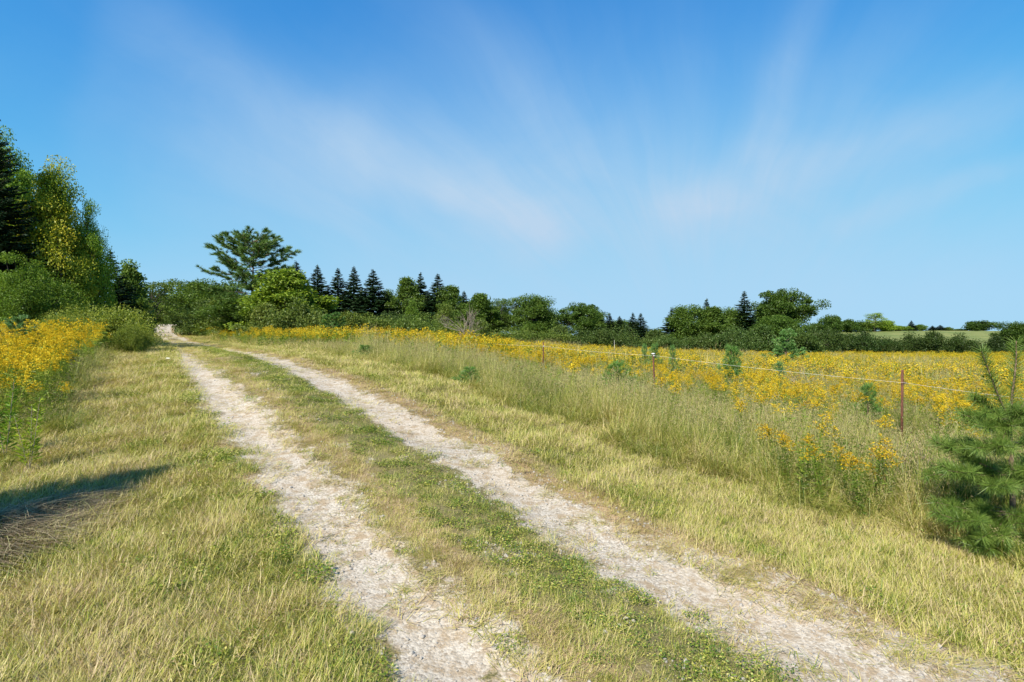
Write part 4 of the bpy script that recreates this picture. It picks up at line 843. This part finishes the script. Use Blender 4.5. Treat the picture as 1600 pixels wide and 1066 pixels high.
# ------------------------------------------------------------------ foreground pine
def front_pine():
    rg = np.random.RandomState(71); tb = MB(); groups = {}
    X0, Z0 = cz(1581, 4.75), 4.75; g0 = gz(X0, Z0)
    def W(px, py, dz=0):                       # photo position at distance Z0+dz -> local point
        Z = Z0 + dz; return np.array([cz(px, Z) - X0, dz, EYE + (533 - py) * Z / F - g0])
    crown = MB()
    def shoot(pts, r0, r1, cover, per_m, nl=.095, fwd=(.3, 1.3), nw=.0032):
        pts = np.array(pts); k = len(pts); g = np.linspace(0, 1, k); gg = np.linspace(0, 1, 10); Pb = np.stack([np.interp(gg, g, pts[:, i]) for i in range(3)], 1)
        for _ in range(2): Pb[1:-1] = (Pb[:-2] + 2 * Pb[1:-1] + Pb[2:]) / 4
        tb.tube(Pb, np.linspace(r0, r1, 10), 6); L = np.linalg.norm(np.diff(Pb, axis=0), axis=1).sum(); n = int(per_m * L * (1 - cover)); h = rg.uniform(cover, 1, n)
        Q = np.stack([np.interp(h, gg, Pb[:, i]) for i in range(3)], 1); T = np.gradient(Pb, axis=0); T /= np.linalg.norm(T, axis=1)[:, None]; ax = np.stack([np.interp(h, gg, T[:, i]) for i in range(3)], 1)
        V = rg.normal(size=(n, 3)); V -= (V * ax).sum(1)[:, None] * ax; V /= np.linalg.norm(V, axis=1)[:, None]
        D = V + ax * rg.uniform(*fwd, (n, 1)); crown.needles(Q, D, nl * rg.uniform(.75, 1.15, n), nw, rg); return Pb
    # trunk and the two leaders
    tb.tube([W(1581, 868), W(1583, 800), W(1581, 740), W(1579, 690), W(1578, 655)], [.026, .022, .019, .016, .013], 9)
    shoot([W(1578, 655), W(1582, 610), W(1588, 570), W(1588, 533)], .012, .005, .05, 900)
    shoot([W(1576, 652, -.02), W(1560, 620, -.06), W(1545, 580, -.08), W(1533, 548, -.1)], .009, .004, .15, 1000)
    shoot([W(1580, 660), W(1608, 620, .05), W(1622, 570, .08)], .008, .004, .15, 900)
    def fan(px, py, tips, per=950):
        for (tx, ty, dz, tw) in tips:
            a = W(px, py); b = W(tx, ty, dz); mid = (a + b) / 2 + (0, 0, -.03); Pb = shoot([a, mid, b], .008, .003, .22, per)
            for q in range(tw):
                h = rg.uniform(.3, .92); st = Pb[int(h * 9)]; dr = (b - a) / np.linalg.norm(b - a); sdv_ = np.cross(dr, (0, 0, 1)) * rg.choice([-1, 1]) * rg.uniform(.45, .95)
                ln = rg.uniform(.10, .20); e = st + (dr * .7 + sdv_ + (0, 0, rg.uniform(.0, .35))) * ln; shoot([st, (st + e) / 2, e], .004, .002, .05, per)
    fan(1578, 655, [(1502, 648, -.1, 4), (1520, 618, .15, 3), (1540, 668, -.3, 4), (1600, 640, -.25, 3), (1640, 640, .1, 4), (1565, 640, .35, 3), (1615, 655, .3, 3), (1560, 700, -.35, 3)])
    fan(1579, 690, [(1490, 690, .25, 4), (1525, 700, -.35, 4), (1625, 690, .2, 3)])
    fan(1580, 742, [(1462, 690, .05, 6), (1480, 735, -.25, 6), (1508, 712, .35, 5), (1545, 760, -.45, 5), (1600, 735, -.4, 4), (1660, 720, 0, 5), (1600, 715, .45, 4), (1450, 740, .2, 5), (1560, 735, .5, 4)])
    fan(1582, 800, [(1460, 785, -.12, 7), (1490, 815, -.4, 6), (1478, 760, .35, 6), (1535, 840, -.5, 6), (1620, 810, -.45, 5), (1670, 790, 0, 5), (1590, 780, .5, 4), (1510, 800, .1, 5)])
    fan(1582, 838, [(1500, 842, -.3, 5), (1545, 858, -.45, 5), (1640, 845, -.3, 5), (1520, 830, .25, 4)])
    rt = link(bpy.data.objects.new('young_pine', None)); rt.location = (X0, Z0, g0); rt.empty_display_size = .3
    link(bpy.data.objects.new('trunk', tb.mesh('trunk', [M['pine_bark']], True)), rt); c = link(bpy.data.objects.new('crown', crown.mesh('crown', [M['sapling']])), rt); c.color = (1.35, 1.08, .75, 1)
    tag(rt, 'large young pine with long green needles at the right edge of the foreground', 'tree')
front_pine()

# ------------------------------------------------------------------ wire fence
def post_mesh(h):
    b = MB(); b.box(-.020, .020, -.0025, .0025, -.25, h); b.box(-.0025, .0025, .0027, .030, -.25, h - .004)
    z = .1
    while z < h - .03: b.box(-.006, .006, -.008, -.0027, z, z + .012); z += .054
    return b.mesh('post', [M['rust']])
fence = link(bpy.data.objects.new('wire_fence', None)); fx, fy = cz(1410, 9.1), 9.1; fence.location = (fx, fy, gz(fx, fy)); fence.empty_display_size = .3
tag(fence, 'wire fence of rusty steel posts and one white wire along the goldenrod', 'fence')
F0 = np.array(fence.location); posts = [(1950, 5.4, 650, 660, 0, 0), (1410, 9.1, 578, 598, 0, .01), (1024, 13.6, 553, 556, 1, -.04), (849, 17.6, 535, 541, 0, 0), (734, 21.9, 533, 534, 0, .05), (640, 27.5, 527, 525, 0, 0), (556, 35, 521, 519, 0, 0)]
wire = []
for (px, Z, top, wy, ins, lean) in posts:
    x = cz(px, Z); g = gz(x, Z); zt = EYE + (533 - top) * Z / F
    if px < 1900:
        p_ = link(bpy.data.objects.new('post', post_mesh(zt - g)), fence); p_.location = np.array([x, Z, g]) - F0; p_.rotation_euler = (lean * .4, lean, .6)
        b = MB(); zw = EYE + (533 - wy) * Z / F - g
        b.box(-.016, .016, -.030, -.010, zw - .014, zw + .014)
        if ins: b.box(-.035, .035, -.03, .035, zt - g - .012, zt - g + .018)
        i_ = link(bpy.data.objects.new('insulator', b.mesh('insulator', [M['insulator'] if (ins or px != 1410) else M['rust']])), p_)
    wire.append((x, Z - .03, EYE + (533 - wy) * Z / F))
wire.reverse(); Wp = []
for a, b in zip(wire[:-1], wire[1:]):
    for f in np.linspace(0, 1, 9)[:-1]: Wp.append(np.array(a) * (1 - f) + np.array(b) * f + np.array([0, 0, -.12 * f * (1 - f)]))
Wp.append(np.array(wire[-1])); b = MB(); b.tube(np.array(Wp) - F0, .0019, 5); link(bpy.data.objects.new('wire', b.mesh('wire', [M['wire']], True)), fence)

# pale stick and white stone
b = MB(); b.tube([(0, 0, -.1), (.01, 0, .9), (-.01, 0, 1.75)], [.02, .017, .012], 6); o = link(bpy.data.objects.new('stake', b.mesh('stake', [M['wire']], True))); x = cz(960, 50); o.location = (x, 50, gz(x, 50)); tag(o, 'thin pale stake standing in front of the dark mounded bush', 'stake')
me = pebble('rock', 900); me.materials.clear(); me.materials.append(M['insulator']); o = link(bpy.data.objects.new('rock', me)); x = cz(263, 13.5); o.location = (x, 13.5, gz(x, 13.5) + .04); o.scale = (.07, .05, .05); tag(o, 'small white rock in the mown grass left of the lane', 'rock')

# matted dead grass and brush at the left edge of the verge
rg = np.random.RandomState(88); b = MB(); n = 4200; x0, y0 = cz(-25, 3.95), 3.95; g0 = gz(x0, y0)
a = rg.rand(n) * 6.28; r = np.sqrt(rg.rand(n)); px_ = x0 + np.cos(a) * r * .50 + .15 * np.sin(a) * r; py_ = y0 + np.sin(a) * r * .8
hz_ = surf(px_, py_) - g0 + (1 - r) * .13 * rg.rand(n) + .01
b.blades(np.stack([px_ - x0, py_ - y0, hz_], 1), rg.normal(.9, .9, n) + 1.5 * np.sin(a * 2), rg.uniform(.12, .55, n), .005, 1.2, .6, 3)
o = link(bpy.data.objects.new('brush_heap', b.mesh('brush_heap', [M['seed_plain2']]))); o.location = (x0, y0, g0)
tag(o, 'flattened heap of grey-brown dead grass at the left edge of the picture', 'brush')
